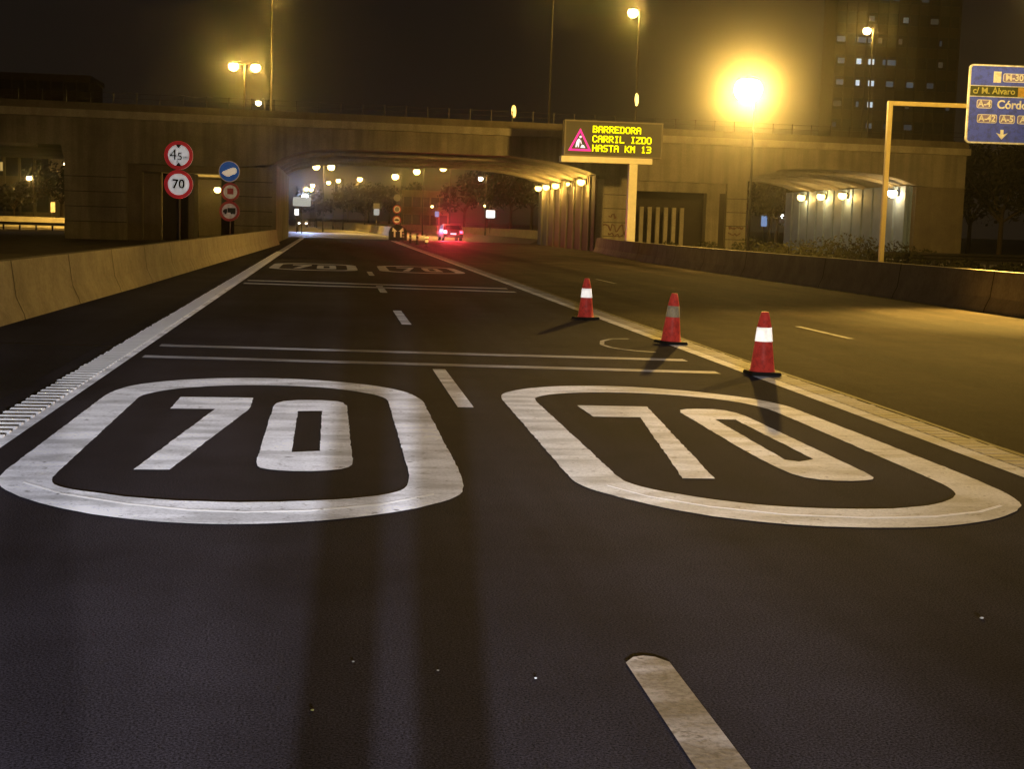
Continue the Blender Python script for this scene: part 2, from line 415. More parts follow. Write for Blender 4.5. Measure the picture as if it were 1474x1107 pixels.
R0 = [(3.06, 11.92), (3.2, 12.05), (3.48, 12.03), (3.59, 11.73), (3.6, 8.72), (3.53, 8.59), (3.33, 8.55), (3.13, 8.62), (3.04, 8.87), (3.02, 9.8)]
R0i = [(3.25, 11.39), (3.43, 11.37), (3.42, 9.4), (3.28, 9.29), (3.20, 9.36)]
ZM = 0.004
def ragged(P, step=.07, amp=.0025):
    Q = []; n = len(P)
    for i in range(n):
        a, b = P[i], P[(i + 1) % n]; L = math.hypot(b[0] - a[0], b[1] - a[1]); k = max(1, int(L / step))
        for j in range(k):
            t = j / k; Q.append((a[0] + (b[0] - a[0]) * t + random.gauss(0, amp), a[1] + (b[1] - a[1]) * t + random.gauss(0, amp)))
    return Q
def speed_marking(O, I, seven, zero, zin, label, pm='paint'):
    t = thing('speed_marking', label, 'road marking', (0, 0, 0), 0, 'painted 70 speed markings')
    t['kind'] = 'structure'
    area_poly([ragged(smooth_loop(O))], ZM, 'ring', M[pm], [ragged(smooth_loop(I))], t)
    area_poly([ragged(seven)], ZM, 'digit', M[pm], (), t)
    area_poly([ragged(smooth_loop(zero, 1))], ZM, 'digit', M[pm], [ragged(zin)], t)
    return t
def arc_seam(par, pts, w):
    mb = MB()
    for (x0, y0), (x1, y1) in zip(pts, pts[1:]):
        mb.add([(x0, y0 - w, ZM + .001), (x1, y1 - w, ZM + .001), (x1, y1 + w, ZM + .001), (x0, y0 + w, ZM + .001)], [(0, 1, 2, 3)])
    mb.build('seam', M['paint_rib'], par)
sm1 = speed_marking(LO, LI, L7, L0, L0i, 'big white 70 in a ring on the left lane, nearest the rumble strip')
sm2 = speed_marking(RO, RI, R7, R0, R0i, 'big white 70 in a ring on the right lane, nearest the first cone', 'paint_aged')
arc_seam(sm1, [(-1.78, 8.36), (-1.5, 8.02), (-1.1, 7.74), (-.75, 7.58), (-.45, 7.53), (-.1, 7.57), (.3, 7.75), (.62, 8.05)], .022)
arc_seam(sm2, [(1.72, 8.36), (1.9, 8.02), (2.2, 7.72), (2.6, 7.5), (3.05, 7.42), (3.45, 7.46), (3.8, 7.6), (4.02, 7.78)], .022)
for k, (src, lb) in enumerate(((sm1, 'distant small looking 70 ring on the left lane beyond the transverse lines'), (sm2, 'distant small looking 70 ring on the right lane beyond the transverse lines'))):
    c = copy_thing(src, (0, 36.2, 0.0), None, lb)
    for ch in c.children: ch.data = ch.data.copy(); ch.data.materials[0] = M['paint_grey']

def strip(name, mat, x0, x1, y0, y1, label, z=ZM, cap=0.0, skew=0.0, group=None):
    if cap:
        P = [(x0, y0), (x1, y0), (x1, y1 - cap), ((x0 + x1) / 2 + (x1 - x0) * .25, y1 - cap * .2), ((x0 + x1) / 2, y1), ((x0 + x1) / 2 - (x1 - x0) * .25, y1 - cap * .2), (x0, y1 - cap)]
    else: P = [(x0, y0), (x1, y0 + skew), (x1, y1 + skew), (x0, y1)]
    o = MB().add([(x, y, z) for x, y in P], [tuple(range(len(P)))]).build(name, mat)
    return tag(o, label, 'road marking', group, 'structure')
strip('lane_dash', M['paint_rough'], 1.10, 1.265, 1.9, 4.96, 'white lane dash with a rounded end nearest the photographer', ZM, 0.08, group='dashes of the lane line')
strip('lane_dash', M['paint'], 1.11, 1.25, 11.95, 15.07, 'white lane dash between the two big 70 rings', group='dashes of the lane line')
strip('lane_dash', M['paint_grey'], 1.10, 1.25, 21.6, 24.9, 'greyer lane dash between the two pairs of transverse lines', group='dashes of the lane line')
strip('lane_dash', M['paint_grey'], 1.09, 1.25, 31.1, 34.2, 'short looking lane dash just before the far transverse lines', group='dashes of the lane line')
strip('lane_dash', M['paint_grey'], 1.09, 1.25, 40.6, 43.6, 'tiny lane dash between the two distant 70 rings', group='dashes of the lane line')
for y0, dx, n, lb in ((15.65, 0, 'paint_grey', 'near line of the grey transverse pair before the big 70 rings'), (17.05, 0.02, 'paint_grey', 'far line of the grey transverse pair before the big 70 rings'),
                  (33.6, 0, 'paint_grey', 'near line of the distant transverse pair before the far 70 rings'), (35.2, 0, 'paint_grey', 'far line of the distant transverse pair before the far 70 rings')):
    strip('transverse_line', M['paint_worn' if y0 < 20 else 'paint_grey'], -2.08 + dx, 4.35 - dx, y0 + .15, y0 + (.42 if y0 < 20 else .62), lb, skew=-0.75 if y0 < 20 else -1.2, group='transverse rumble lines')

# left edge line: thin solid line with raised ribs
el = thing('edge_line', 'white ribbed edge line along the left side of the left lane', 'road marking'); el['kind'] = 'structure'
MB().add([(-2.30, -10, ZM), (-2.19, -10, ZM), (-2.19, 114, ZM), (-2.30, 114, ZM)], [(0, 1, 2, 3)]).build('line', M['paint'], el)
MB().add([(-2.52, 17, ZM), (-2.30, 17, ZM), (-2.30, 114, ZM), (-2.52, 114, ZM)], [(0, 1, 2, 3)]).build('line', M['paint_grey'], el)
rb = MB()
for k in range(300):
    y = 6.0 + k * 0.2
    h = 0.018
    x0 = -2.53 + random.uniform(-.012, .012); x1 = -2.27
    rb.add([(x0, y, 0.0), (x1, y, 0.0), (x1, y + .02, h), (x0, y + .02, h), (x0, y + .085, h), (x1, y + .085, h), (x0, y + .10, 0), (x1, y + .10, 0)],
           [(0, 1, 2, 3), (3, 2, 5, 4), (4, 5, 7, 6), (0, 3, 4, 6), (1, 7, 5, 2)])
rb.build('ribs', M['paint_rib'], el)
# right edge line
er = thing('edge_line', 'greyish edge line with a ribbed band on its right, under the cones', 'road marking'); er['kind'] = 'structure'
MB().add([(4.66, -10, ZM), (4.82, -10, ZM), (4.82, 112, ZM), (4.66, 112, ZM)], [(0, 1, 2, 3)]).build('line', M['paint_grey'], er)
rb = MB()
for k in range(420):
    y = 6.0 + k * 0.16
    x0 = 4.84; x1 = 5.08 + random.uniform(-.02, .02); h = 0.006
    rb.add([(x0, y, 0.0), (x1, y, 0.0), (x1, y + .03, h), (x0, y + .03, h), (x0, y + .10, h), (x1, y + .10, h), (x0, y + .13, 0), (x1, y + .13, 0)],
           [(0, 1, 2, 3), (3, 2, 5, 4), (4, 5, 7, 6), (0, 3, 4, 6), (1, 7, 5, 2)])
rb.build('ribs', M['paint_worn'], er)
MB().add([(4.83, -10, .003), (5.08, -10, .003), (5.08, 112, .003), (4.83, 112, .003)], [(0, 1, 2, 3)]).build('rib_base', M['paint_worn'], er)
# worn lane dashes and scrub marks on the older carriageway
strip('lane_dash', M['paint_worn'], 7.90, 8.01, 20.5, 23.0, 'worn dash on the brown carriageway right of the nearest cone', group='worn dashes of the right carriageway')
strip('lane_dash', M['paint_worn'], 8.02, 8.13, 39.2, 42.1, 'faint distant dash on the brown carriageway beyond the cones', group='worn dashes of the right carriageway')
ar = MB(); A = [(4.28, 19.68), (4.02, 19.62), (3.80, 19.2), (3.68, 18.6), (3.72, 18.2), (3.82, 17.95), (3.97, 17.75), (4.2, 17.6)]
for (x0, y0), (x1, y1) in zip(A, A[1:]):
    d = Vector((x1 - x0, y1 - y0)).normalized(); nn = Vector((-d.y, d.x)) * 0.03
    ar.add([(x0 + nn.x, y0 + nn.y * 2, ZM), (x0 - nn.x, y0 - nn.y * 2, ZM), (x1 - nn.x, y1 - nn.y * 2, ZM), (x1 + nn.x, y1 + nn.y * 2, ZM)], [(0, 1, 2, 3)])
tag(ar.build('curved_mark', M['paint_worn']), 'faint curved yellowish mark on the asphalt left of the middle cone', 'road marking', kind='structure')

def chip(label, x, y, r, mat):
    rnd = random.Random(int(x * 100 + y * 10)); mb = MB(); mb.ellipsoid((0, 0, r * .35), r, r * .7, r * .5, 7, 4)
    mb.v = [(a * rnd.uniform(.75, 1.2), b * rnd.uniform(.75, 1.2), max(0, c)) for a, b, c in mb.v]
    o = mb.build('stone_chip', M[mat]); o.location = (x, y, .001); tag(o, label, 'stone', 'loose chips on the asphalt')
chip('tiny yellow reflective chip on the asphalt left of the leg shadows', -.04, 4.43, .006, 'panel_lime')
chip('pale stone chip on the asphalt between the leg shadow and the rounded lane dash', .74, 4.72, .006, 'paint')
chip('flat pale chip lying inside the left leg shadow', .10, 4.93, .006, 'paint_grey')
chip('small pale chip inside the right leg shadow', .40, 4.82, .005, 'paint_grey')
chip('pale chip on the brownish asphalt at the lower right', 2.75, 5.42, .009, 'paint')
def tar_line(label, pts, w=.018):
    mb = MB()
    for (x0, y0), (x1, y1) in zip(pts, pts[1:]):
        d = Vector((x1 - x0, y1 - y0)).normalized(); q = Vector((-d.y, d.x)) * w * random.uniform(.7, 1.3)
        mb.add([(x0 + q.x, y0 + q.y, .002), (x0 - q.x, y0 - q.y, .002), (x1 - q.x, y1 - q.y, .002), (x1 + q.x, y1 + q.y, .002)], [(0, 1, 2, 3)])
    tag(mb.build('road_joint', M['rubber']), label, 'road joint', kind='structure')
tar_line('dark transverse joint across the left shoulder beside the ribbed line', [(-9, 17.2), (-7, 17.3), (-5, 17.15), (-3.6, 17.25), (-2.6, 17.1)], .03)
tar_line('dark longitudinal joint between the new and the old asphalt under the cones', [(5.14 + .02 * math.sin(y), y) for y in range(4, 118, 3)], .025)
# ------------------------------------------------------------------ concrete barriers
def new_jersey(name, label, pts, h=0.86, face=1, t=0.30, foot=0.20, mat='barrier', joints=0.0, group=None):
    """face=+1: sloped foot towards +x side of the run"""
    root = thing(name, label, 'barrier', (0, 0, 0), 0, group)
    prof = [(foot, 0.0), (foot - .02, .08), (.07, .32), (0.0, h), (-t + .1, h), (-t, h * .3), (-t - .05, 0)]
    mb = MB(); n = len(prof); vs = []
    for i, (x, y) in enumerate(pts):
        a = Vector(pts[max(0, i - 1)]); b = Vector(pts[min(len(pts) - 1, i + 1)])
        d = (b - a).normalized(); nrm = Vector((d.y, -d.x)) * face
        for p, z in prof: vs.append((x + nrm.x * p, y + nrm.y * p, z))
    fs = [(k * n + i, k * n + (i + 1) % n, (k + 1) * n + (i + 1) % n, (k + 1) * n + i) for k in range(len(pts) - 1) for i in range(n)]
    fs += [tuple(range(n)), tuple(range((len(pts) - 1) * n, len(pts) * n))]
    mb.add(vs, fs); mb.build('wall_body', M[mat], root)
    if joints:
        jb = MB()
        for (x0, y0), (x1, y1) in zip(pts, pts[1:]):
            L = math.hypot(x1 - x0, y1 - y0); d = Vector((x1 - x0, y1 - y0)) / L; nrm = Vector((d.y, -d.x)) * face
            k = joints * .5
            while k < L:
                c = Vector((x0, y0)) + d * k
                q = [(p + .004, z) for p, z in prof[:4]]
                for (p0, z0), (p1, z1) in zip(q, q[1:]):
                    P = []
                    for p, z, s in ((p0, z0, -1), (p0, z0, 1), (p1, z1, 1), (p1, z1, -1)):
                        v = c + nrm * p + d * s * .022; P.append((v.x, v.y, z + .001))
                    jb.add(P, [(0, 1, 2, 3)])
                k += joints * random.uniform(.9, 1.1)
        jb.build('joint', M['joint'], root)
    return root
new_jersey('concrete_barrier', 'long pale concrete barrier along the left shoulder, lit yellow', [(-4.75, 4), (-4.70, 19), (-4.35, 31), (-3.85, 55), (-3.25, 84)], 0.86, 1, joints=4.2)
new_jersey('concrete_barrier', 'long dark concrete barrier along the right edge of the brown carriageway', [(14.1, 6), (14.3, 26), (14.5, 45), (14.7, 60), (15.6, 75), (17.0, 89)], 0.90, -1, joints=5.5)
new_jersey('concrete_barrier', 'curved barrier beyond the bridge, lit bright yellow, behind the gore sign', [(6.3, 148), (5.2, 175), (3.6, 205), (.6, 245), (-5.4, 292), (-16, 340)], 0.95, -1)
new_jersey('concrete_barrier', 'dull brown barrier beyond the bridge behind the red braking car', [(24, 140), (23, 175), (18, 225), (9, 275), (-4, 330)], 1.0, -1)
new_jersey('concrete_barrier', 'bright yellow lit barrier seen through the opening on the far left', [(-60, 136), (-36, 134), (-23.9, 132)], 0.98, 1)
new_jersey('concrete_barrier', 'low dark wall below the lit barrier on the far left', [(-50, 84), (-30, 83), (-19.5, 82)], 0.55, 1)

# ------------------------------------------------------------------ bridge
YF = lambda x: 88.5 + 0.08 * x
DEPTH = 25.0
def sk(v): return (v[0], v[1] + 0.08 * v[0] + 88.5, v[2])
br = thing('bridge', 'long concrete overpass with arched openings crossing above the road', 'bridge')
ZS = 5.95
# fascia girder: one outline with the arched lower edges
arch_main = [(-3.7, 4.85), (-3.1, 5.25), (-2.3, 5.6), (-1.2, 5.82), (0.5, 5.93), (2.5, ZS), (11.2, ZS), (14.0, 5.70), (15.6, 5.40), (17.2, 4.95)]
arch_right = [(27.4, 5.05), (28.4, 5.45), (29.6, 5.75), (31.0, 5.9), (34.5, 5.92), (37, 5.7), (38.4, 5.45), (39.6, 5.05)]
low = [(-40, 5.55), (-16.2, 5.55), (-16.0, 4.6)] + [(-12.4, 4.6), (-6.0, 4.6)] + arch_main + [(19.7, 4.7), (26.0, 4.7)] + arch_right + [(43.2, 4.9)]
poly = [(43.2, 7.2), (-40, 7.2)] + low
MB().prism_xz(poly, 0.0, 0.55).shear(sk).build('fascia', M['bridge'], br)
MB().prism_xz([(43.2, 7.2), (-40, 7.2)] + low, DEPTH - .5, DEPTH).shear(sk).build('fascia', M['bridge'], br)
MB().box(-40, 43.2, .55, DEPTH - .5, 6.6, 7.2).shear(sk).build('deck', M['bridge_dark'], br)
MB().box(-40, 43.3, -.45, DEPTH + .4, 7.203, 7.66).shear(sk).build('cornice', M['cornice'], br)
MB().box(-40, 43.25, -.12, .12, 7.662, 8.12).shear(sk).build('parapet', M['bridge_dark'], br)
MB().box(-40, 43.25, DEPTH - .3, DEPTH, 7.662, 8.12).shear(sk).build('parapet', M['bridge_dark'], br)
# vaulted soffits between the fascias
def soffit(arch, name='soffit'):
    vs = []
    for y in (0.55, DEPTH - .5):
        for x, z in arch: vs.append((x, y, z + .02))
    n = len(arch)
    mb = MB().add(vs, [(i, i + 1, n + i + 1, n + i) for i in range(n - 1)], True)
    # longitudinal ribs under the vault that show as bright lines
    for yy in (3.2, 8.5, 14, 19.5):
        P = [(x, z - .0) for x, z in arch]; Q = [(x, z - .22) for x, z in reversed(arch)]
        mb.prism_xz(P + Q, yy, yy + .5)
    mb.shear(sk).build(name, M['soffit'], br)
soffit(arch_main); soffit(arch_right)
MB().box(-40, -16.2, .55, DEPTH - .5, 5.56, 6.0).shear(sk).build('soffit', M['soffit'], br)
MB().box(-40, -17.6, -.5, .5, 5.36, 5.545).shear(sk).build('canopy', M['cornice'], br)
def pier(x0, x1, z1, y0=0.0, y1=DEPTH, mat='bridge', name='pier'):
    return MB().box(x0, x1, y0, y1, -.05, z1).shear(sk).build(name, M[mat], br)
pier(-6.0, -3.7, 4.6, -.02, DEPTH)
pier(-16.0, -12.4, 4.6, -.02, DEPTH)
# left bay between the piers: stepped reveal, inner bay with shade put into its colour, second opening
MB().box(-12.4, -11.6, .5, 1.2, -.05, 4.6).box(-11.6, -6.0, .5, 1.2, 4.15, 4.6).shear(sk).build('reveal', M['bridge_dark'], br)
pier(-11.6, -10.6, 4.15, 1.5, 2.3, 'bridge_dark')
MB().box(-10.6, -8.9, 2.8, 3.2, -.05, 4.15).shear(sk).build('bay_shade', M['recess_shade_joint'], br)
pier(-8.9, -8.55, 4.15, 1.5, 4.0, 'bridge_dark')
MB().box(-6.9, -6.0, 1.5, 2.0, -.05, 4.15).shear(sk).build('bay_shade', M['recess_shade_joint'], br)
MB().box(-13, -6.0, DEPTH - .2, DEPTH, -.05, 4.6).shear(sk).build('back_wall', M['far_wall'], br)
MB().box(-12.4, -6.0, 4, DEPTH - .3, 4.4, 4.7).shear(sk).build('soffit', M['soffit'], br)
# right: graffiti pier, recess with slatted screen, column
pier(17.2, 19.7, 4.95, -.02, DEPTH)
MB().box(17.05, 17.5, -.28, 0.2, -.05, 4.7).shear(sk).build('pilaster', M['cornice'], br)
MB().box(19.7, 26.0, .4, .9, 4.05, 4.7).box(24.7, 25.6, .4, 1.2, -.05, 4.05).shear(sk).build('reveal', M['bridge'], br)
MB().box(25.6, 26.0, .4, .9, -.05, 4.05).shear(sk).build('bay_shade', M['recess_shade_joint'], br)  # near-black strip stands in for the shade at the recess edge
MB().box(19.7, 26.0, 5.0, 5.4, -.05, 4.7).shear(sk).build('back_wall', M['recess_shade_joint'], br)  # recess back coloured near black for its shade
MB().box(19.7, 26.0, .9, 5.0, 4.6, 4.75).shear(sk).build('soffit', M['recess_shade_joint'], br)
for k in range(7):
    xx = 19.95 + k * .57
    MB().box(xx, xx + .27, 2.2, 2.45, -.05, 3.05).shear(sk).build('screen_post', M['cornice'], br)
pier(26.0, 27.4, 5.05, -.02, 1.4)
pier(39.6, 43.2, 5.0, -.02, DEPTH, 'bridge_dark')
# pale panelled wall inside the right arch: corrugated
pw = MB()
for k in range(13):
    y0 = 0.6 + k * 2.0
    pw.box(39.2, 39.6, y0 + .3, y0 + 1.95, -.04, 5.05)
pw.box(39.45, 39.6, .6, 26.6, -.04, 5.02)
pw.shear(sk).build('panel_wall', M['panel_wall'], br)
# brown wall inside the main arch on the right
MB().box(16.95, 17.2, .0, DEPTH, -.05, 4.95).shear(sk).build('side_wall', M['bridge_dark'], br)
for k in range(8):
    MB().box(16.85, 16.95, 1.5 + k * 3.0, 1.9 + k * 3.0, -.05, 4.9).shear(sk).build('pilaster', M['bridge'], br)
MB().box(-3.7, -3.45, .0, DEPTH, -.05, 4.85).shear(sk).build('side_wall', M['bridge'], br)
# shallow vertical joints on the lit wall courses
cj = MB()
for zz in (1.0, 1.9, 2.8, 3.7):
    cj.box(17.5, 19.7, -.028, -.01, zz, zz + .045)
    cj.box(26.0, 27.4, -.028, -.01, zz, zz + .045)
    cj.box(-16.0, -12.4, -.028, -.01, zz, zz + .045); cj.box(-6.0, -3.7, -.028, -.01, zz, zz + .045)
cj.shear(sk).build('wall_joint', M['recess_shade_joint'], br)
# graffiti scrawls
def scrawl(cx, cz, wd, ht, n):
    gf = MB()
    p = None
    for k in range(n):
        q = (cx - wd / 2 + wd * k / n + random.uniform(-.08, .08), -.036, cz + random.uniform(-ht / 2, ht / 2))
        if p:
            a = Vector(p); b = Vector(q); d = (b - a).normalized(); u = Vector((-d.z, 0, d.x)) * random.uniform(.03, .06)
            gf.add([a + u, a - u, b - u, b + u], [(0, 1, 2, 3)])
        p = q
    gf.shear(sk).build('graffiti', M['graffiti'], br)
scrawl(18.5, 1.5, 1.9, .7, 16); scrawl(18.2, 2.35, .7, .4, 9); scrawl(18.7, 1.1, 1.6, .3, 12); scrawl(26.75, 1.75, 1.1, .35, 12); scrawl(26.7, 1.35, 1.0, .25, 9)

# railing on the deck
rl = thing('bridge_railing', 'thin metal railing with spaced posts along the top of the overpass', 'railing')
pb = MB()
for k in range(60):
    x = -39 + k * 1.36
    q = sk((x, .02, 8.12)); MB().box(q[0] - .025, q[0] + .025, q[1] - .025, q[1] + .025, 8.12, 8.8).build('post', M['darkmetal'], rl)
for z in (8.45, 8.75):
    a = sk((-39, .02, z)); b = sk((43, .02, z)); pb.tube(a, b, .014, .014, 6)
pb.build('rail', M['darkmetal'], rl)

# ------------------------------------------------------------------ lamps
def globe_lens(c, r):
    mb = MB(); mb.ellipsoid(c, r, r * .9, r * .9, 14, 8, -1.0, .75); return mb
def street_lamp(name, label, x, y, zl, zb=0.0, arm=1.2, ang=0.0, inten=60, lens='lens', size=0.22, double=False, group='street lamps', color=SODIUM, pole_r=0.055, pole='darkmetal', light=True, beam=None):
    """the lit head sits at (x, y, zl); pole foot is off by the arm"""
    dx, dy = math.cos(ang), math.sin(ang)
    if double: px, py = x, y
    else: px, py = x - dx * arm, y - dy * arm
    t = thing(name, label, 'street lamp', (px, py, zb), 0, group)
    H = zl - zb
    MB().tube((0, 0, 0), (0, 0, H + .25), pole_r * 1.3, pole_r * .8, 10).tube((0, 0, 0), (0, 0, .5), pole_r * 1.9, pole_r * 1.7, 10).build('pole', M[pole], t)
    ab = MB(); heads = [1, -1] if double else [1]
    for s in heads:
        ab.path([(0, 0, H + .2), (dx * arm * .4 * s, dy * arm * .4 * s, H + .33), (dx * arm * .8 * s, dy * arm * .8 * s, H + .3)], pole_r * .6, 8)
    ab.build('arm', M[pole], t)
    for s in heads:
        hx, hy = dx * arm * s, dy * arm * s
        MB().ellipsoid((hx, hy, H + size * .62), size * .85, size * .6, size * .36, 14, 8, .0, 1.0).build('head', M['darkmetal'], t)
        globe_lens((hx, hy, H), size).build('lens', M[lens], t)
        if light: point_light((hx, hy, H - size * .2), inten, color, t, size * .6)
        for bm_ in beam or []:
            spot_light((hx, hy, H - size * .3), Vector(bm_[0]) - Vector((px, py, zb)), bm_[1], color, R(bm_[2]), .8, t, size * .5, 'added_spot')  # aimed spots added in the head to brighten chosen surfaces
    return t
street_lamp('street_lamp', 'glaring yellow street lamp in front of the overpass, brightest in the picture', 16.45, 55, 7.25, 0, .3, R(180), 600, 'lens_big', 0.56, pole_r=.05, group='street lamps along the right verge', pole='sign_black', beam=[((25, 92, 5.0), 1900, 76), ((0, 0, 7.5), 2900, 30)])  # added spots: one brightens the bridge face, one feeds the halo
street_lamp('street_lamp', 'tall street lamp on the right verge beside the blue direction sign', 17.6, 33.0, 8.6, 0, 1.3, R(180), 55, 'lens_big', 0.35, group='street lamps along the right verge', beam=[((13.4, 24.5, 0), 2400, 60), ((13.4, 26.6, 0), 5200, 34), ((17.6, 43, 5.5), 260, 64), ((-5.2, 24, .2), 330, 44)])  # added spots brighten the road edge, sign pole and left barrier
# lamps standing on the bridge deck
def px_at(px, py, Y):
    d = ((px - 737) / 2000) * cr - ((py - 553.5) / 2000) * cu + cf
    return Vector((0, 0, CAM_H)) + d * (Y / d.y)
for (px, py, Y, ln, sz, it, lb) in (
        (401, -6, 112, 'lens', .26, 60, 'lamp on a tall pole above the overpass, cut by the top edge left of centre'),
        (911, 18, 104, 'lens', .40, 200, 'bright lamp on a tall pole above the overpass behind the message sign'),
        (806, -16, 104, 'lens', .26, 40, 'tall thin pole above the overpass left of the message sign'),
        (1248, 44, 104, 'lens_pale', .30, 110, 'small orange white lamp in front of the dark tower')):
    p = px_at(px, py, Y)
    street_lamp('street_lamp', lb, p.x, p.y, p.z, 7.66, .5, R(180 if px > 900 else 0), it, ln, sz, group='lamps on the overpass', pole_r=.07)
p = px_at(352, 96, 106)
street_lamp('street_lamp', 'twin headed lamp glowing above the overpass on the left', p.x, p.y, p.z, 7.66, .80, R(5), 240, 'lens', .36, True, 'lamps on the overpass')
p = px_at(372, 148, 102)
street_lamp('street_lamp', 'small low lamp just right of the twin headed lamp', p.x, p.y, p.z, 7.66, .45, R(180), 12, 'lens_pale', .2, False, 'lamps on the overpass', pole_r=.04)
# lamps along the far road, seen through the main arch
for (px, py, Y, ln, sz, it, dbl, lb) in (
        (466, 240, 172, 'lens', .42, 35, True, 'double headed lamp at the upper left of the main opening'),
        (473, 263, 225, 'lens', .32, 25, False, 'lamp just below the double headed one in the main opening'),
        (487, 260, 212, 'lens', .32, 25, False, 'second small lamp right of the double headed one in the main opening'),
        (518, 258, 203, 'lens', .36, 40, False, 'lone lamp between the double headed one and the bright trio'),
        (569, 254, 182, 'lens', .42, 60, False, 'leftmost lamp of the bright trio in the main opening'),
        (600, 247, 164, 'lens', .38, 55, False, 'middle lamp of the bright trio in the main opening'),
        (638, 242, 152, 'lens', .36, 55, False, 'rightmost lamp of the bright trio in the main opening'),
        (692, 257, 190, 'lens_pale', .32, 30, False, 'orange lamp above the small white lit board'),
        (450, 267, 250, 'lens', .38, 30, False, 'top lamp of the tight cluster near the left pier'),
        (448, 273, 265, 'lens', .34, 30, False, 'middle lamp of the tight cluster near the left pier'),
        (441, 272, 282, 'lens', .42, 30, False, 'left lamp of the tight cluster near the left pier'),
        (622, 297, 230, 'lens', .22, 10, False, 'small yellow light above the distant tail lights'),
        (698, 296, 200, 'lens', .18, 8, False, 'small yellow light right above the white lit board')):
    p = px_at(px, py, Y)
    street_lamp('street_lamp', lb, p.x, p.y, p.z, 0, .9 if dbl else .8, R(180), it, ln, sz, dbl, 'lamps along the far road', pole_r=.06, beam=[((p.x - 5, p.y - 4, 0), 330, 130)] if px in (569, 600, 638, 518) else [((5.6, 160, .5), 420, 50), ((3.5, 200, .5), 500, 80)] if dbl else None)  # added spots brighten the far road and the curved barrier
p = px_at(439, 283, 165)
street_lamp('street_lamp', 'cold white lamp just above the pale board near the left pier', p.x, p.y, p.z, 0, .8, R(0), 8, 'lens_cool', .38, False, 'lamps along the far road', color=(.42, .55, 1.0), beam=[((p.x + 2.5, 152, 0), 420, 100)])
# lamps seen through the left openings
for (px, py, Y, ln, sz, it, lb) in (
        (42, 256, 150, 'lens_pale', .26, 60, 'small lamp glowing in front of the building at far left'),
        (95, 236, 150, 'lens_pale', .22, 20, 'tiny white lamp high in the far left opening'),
        (277, 271, 103, 'lens', .20, 16, 'lamp half hidden behind the 70 sign'),
        (313, 273, 103, 'lens', .24, 20, 'lamp beside the no goods vehicles sign'),):
    p = px_at(px, py, Y)
    street_lamp('street_lamp', lb, p.x, p.y, p.z, 0, .4, R(180), it, ln, sz, False, 'lamps in the left openings', pole_r=.04)
# wall lamps inside the two big openings
def wall_lamp(x, y, z, label, group, lens='lens', inten=22, size=.20, col=SODIUM):
    t = thing('wall_lamp', label, 'wall lamp', (x, y, z), 0, group)
    MB().box(.28, .40, -.12, .12, -.1, .35).box(.0, .30, -.05, .05, .22, .30).build('bracket', M['darkmetal'], t)
    MB().ellipsoid((0, 0, .10 + size * .55), size * .85, size * .85, size * .35, 14, 6, .0, 1).build('head', M['darkmetal'], t)
    MB().ellipsoid((0, 0, .10), size, size, size * .9, 14, 8, -1, .75).build('lens', M[lens], t)
    point_light((0, 0, -size * .2), inten, col, t, .1)
    return t
for k, (px, lb) in enumerate(((772, 'leftmost wall lamp of the row in the main opening'), (783, 'second wall lamp from the left in the main opening'), (797, 'third wall lamp from the left in the main opening'),
                              (815, 'small fourth wall lamp in the main opening'), (834, 'rightmost wall lamp of the row in the main opening'))):
    Y = 16.45 * 2000 / (px - 478)
    wall_lamp(16.45, Y, 4.45, lb, 'wall lamps in the main opening', 'lens_wall', 22, .14 if px == 815 else .26)
for k, (px, lb) in enumerate(((1165, 'leftmost wall lamp in the right arched opening'), (1195, 'second wall lamp in the right arched opening'), (1228, 'third wall lamp in the right arched opening'), (1305, 'pinkish wall lamp nearest in the right arched opening'))):
    Y = 38.7 * 2000 / (px - 478)
    wall_lamp(38.7, Y, 4.45, lb, 'wall lamps in the right opening', 'lens_pale' if px == 1305 else 'lens_wall', 19, .34, (1, .60, .15))

# ------------------------------------------------------------------ round traffic signs
def disc(mb, cx, cz, r, y, th=.03, n=40, r_in=0.0):
    if r_in:
        vs = []
        for yy in (y, y + th):
            for rr in (r_in, r):
                for i in range(n):
                    a = 2 * math.pi * i / n; vs.append((cx + rr * math.cos(a), yy, cz + rr * math.sin(a)))
        fs = []
        for i in range(n):
            j = (i + 1) % n
            fs += [(i, j, n + j, n + i), (2 * n + i, 3 * n + i, 3 * n + j, 2 * n + j), (n + i, n + j, 3 * n + j, 3 * n + i), (i, 2 * n + i, 2 * n + j, j)]
        mb.add(vs, fs)
    else:
        vs = [(cx + r * math.cos(2 * math.pi * i / n), yy, cz + r * math.sin(2 * math.pi * i / n)) for yy in (y, y + th) for i in range(n)]
        mb.add(vs, [tuple(range(n)), tuple(range(n, 2 * n))] + [(i, (i + 1) % n, n + (i + 1) % n, n + i) for i in range(n)])
    return mb
def round_plate(t, cz, r, red, white, cx=0.0, band=.2):
    f = disc(MB(), cx, cz, r, 0, .03).build('sign_plate', M[white], t)
    disc(MB(), cx, cz, r, -.008, .02, 40, r * (1 - band * 1.3)).build('red_ring', M[red], f)
    return f
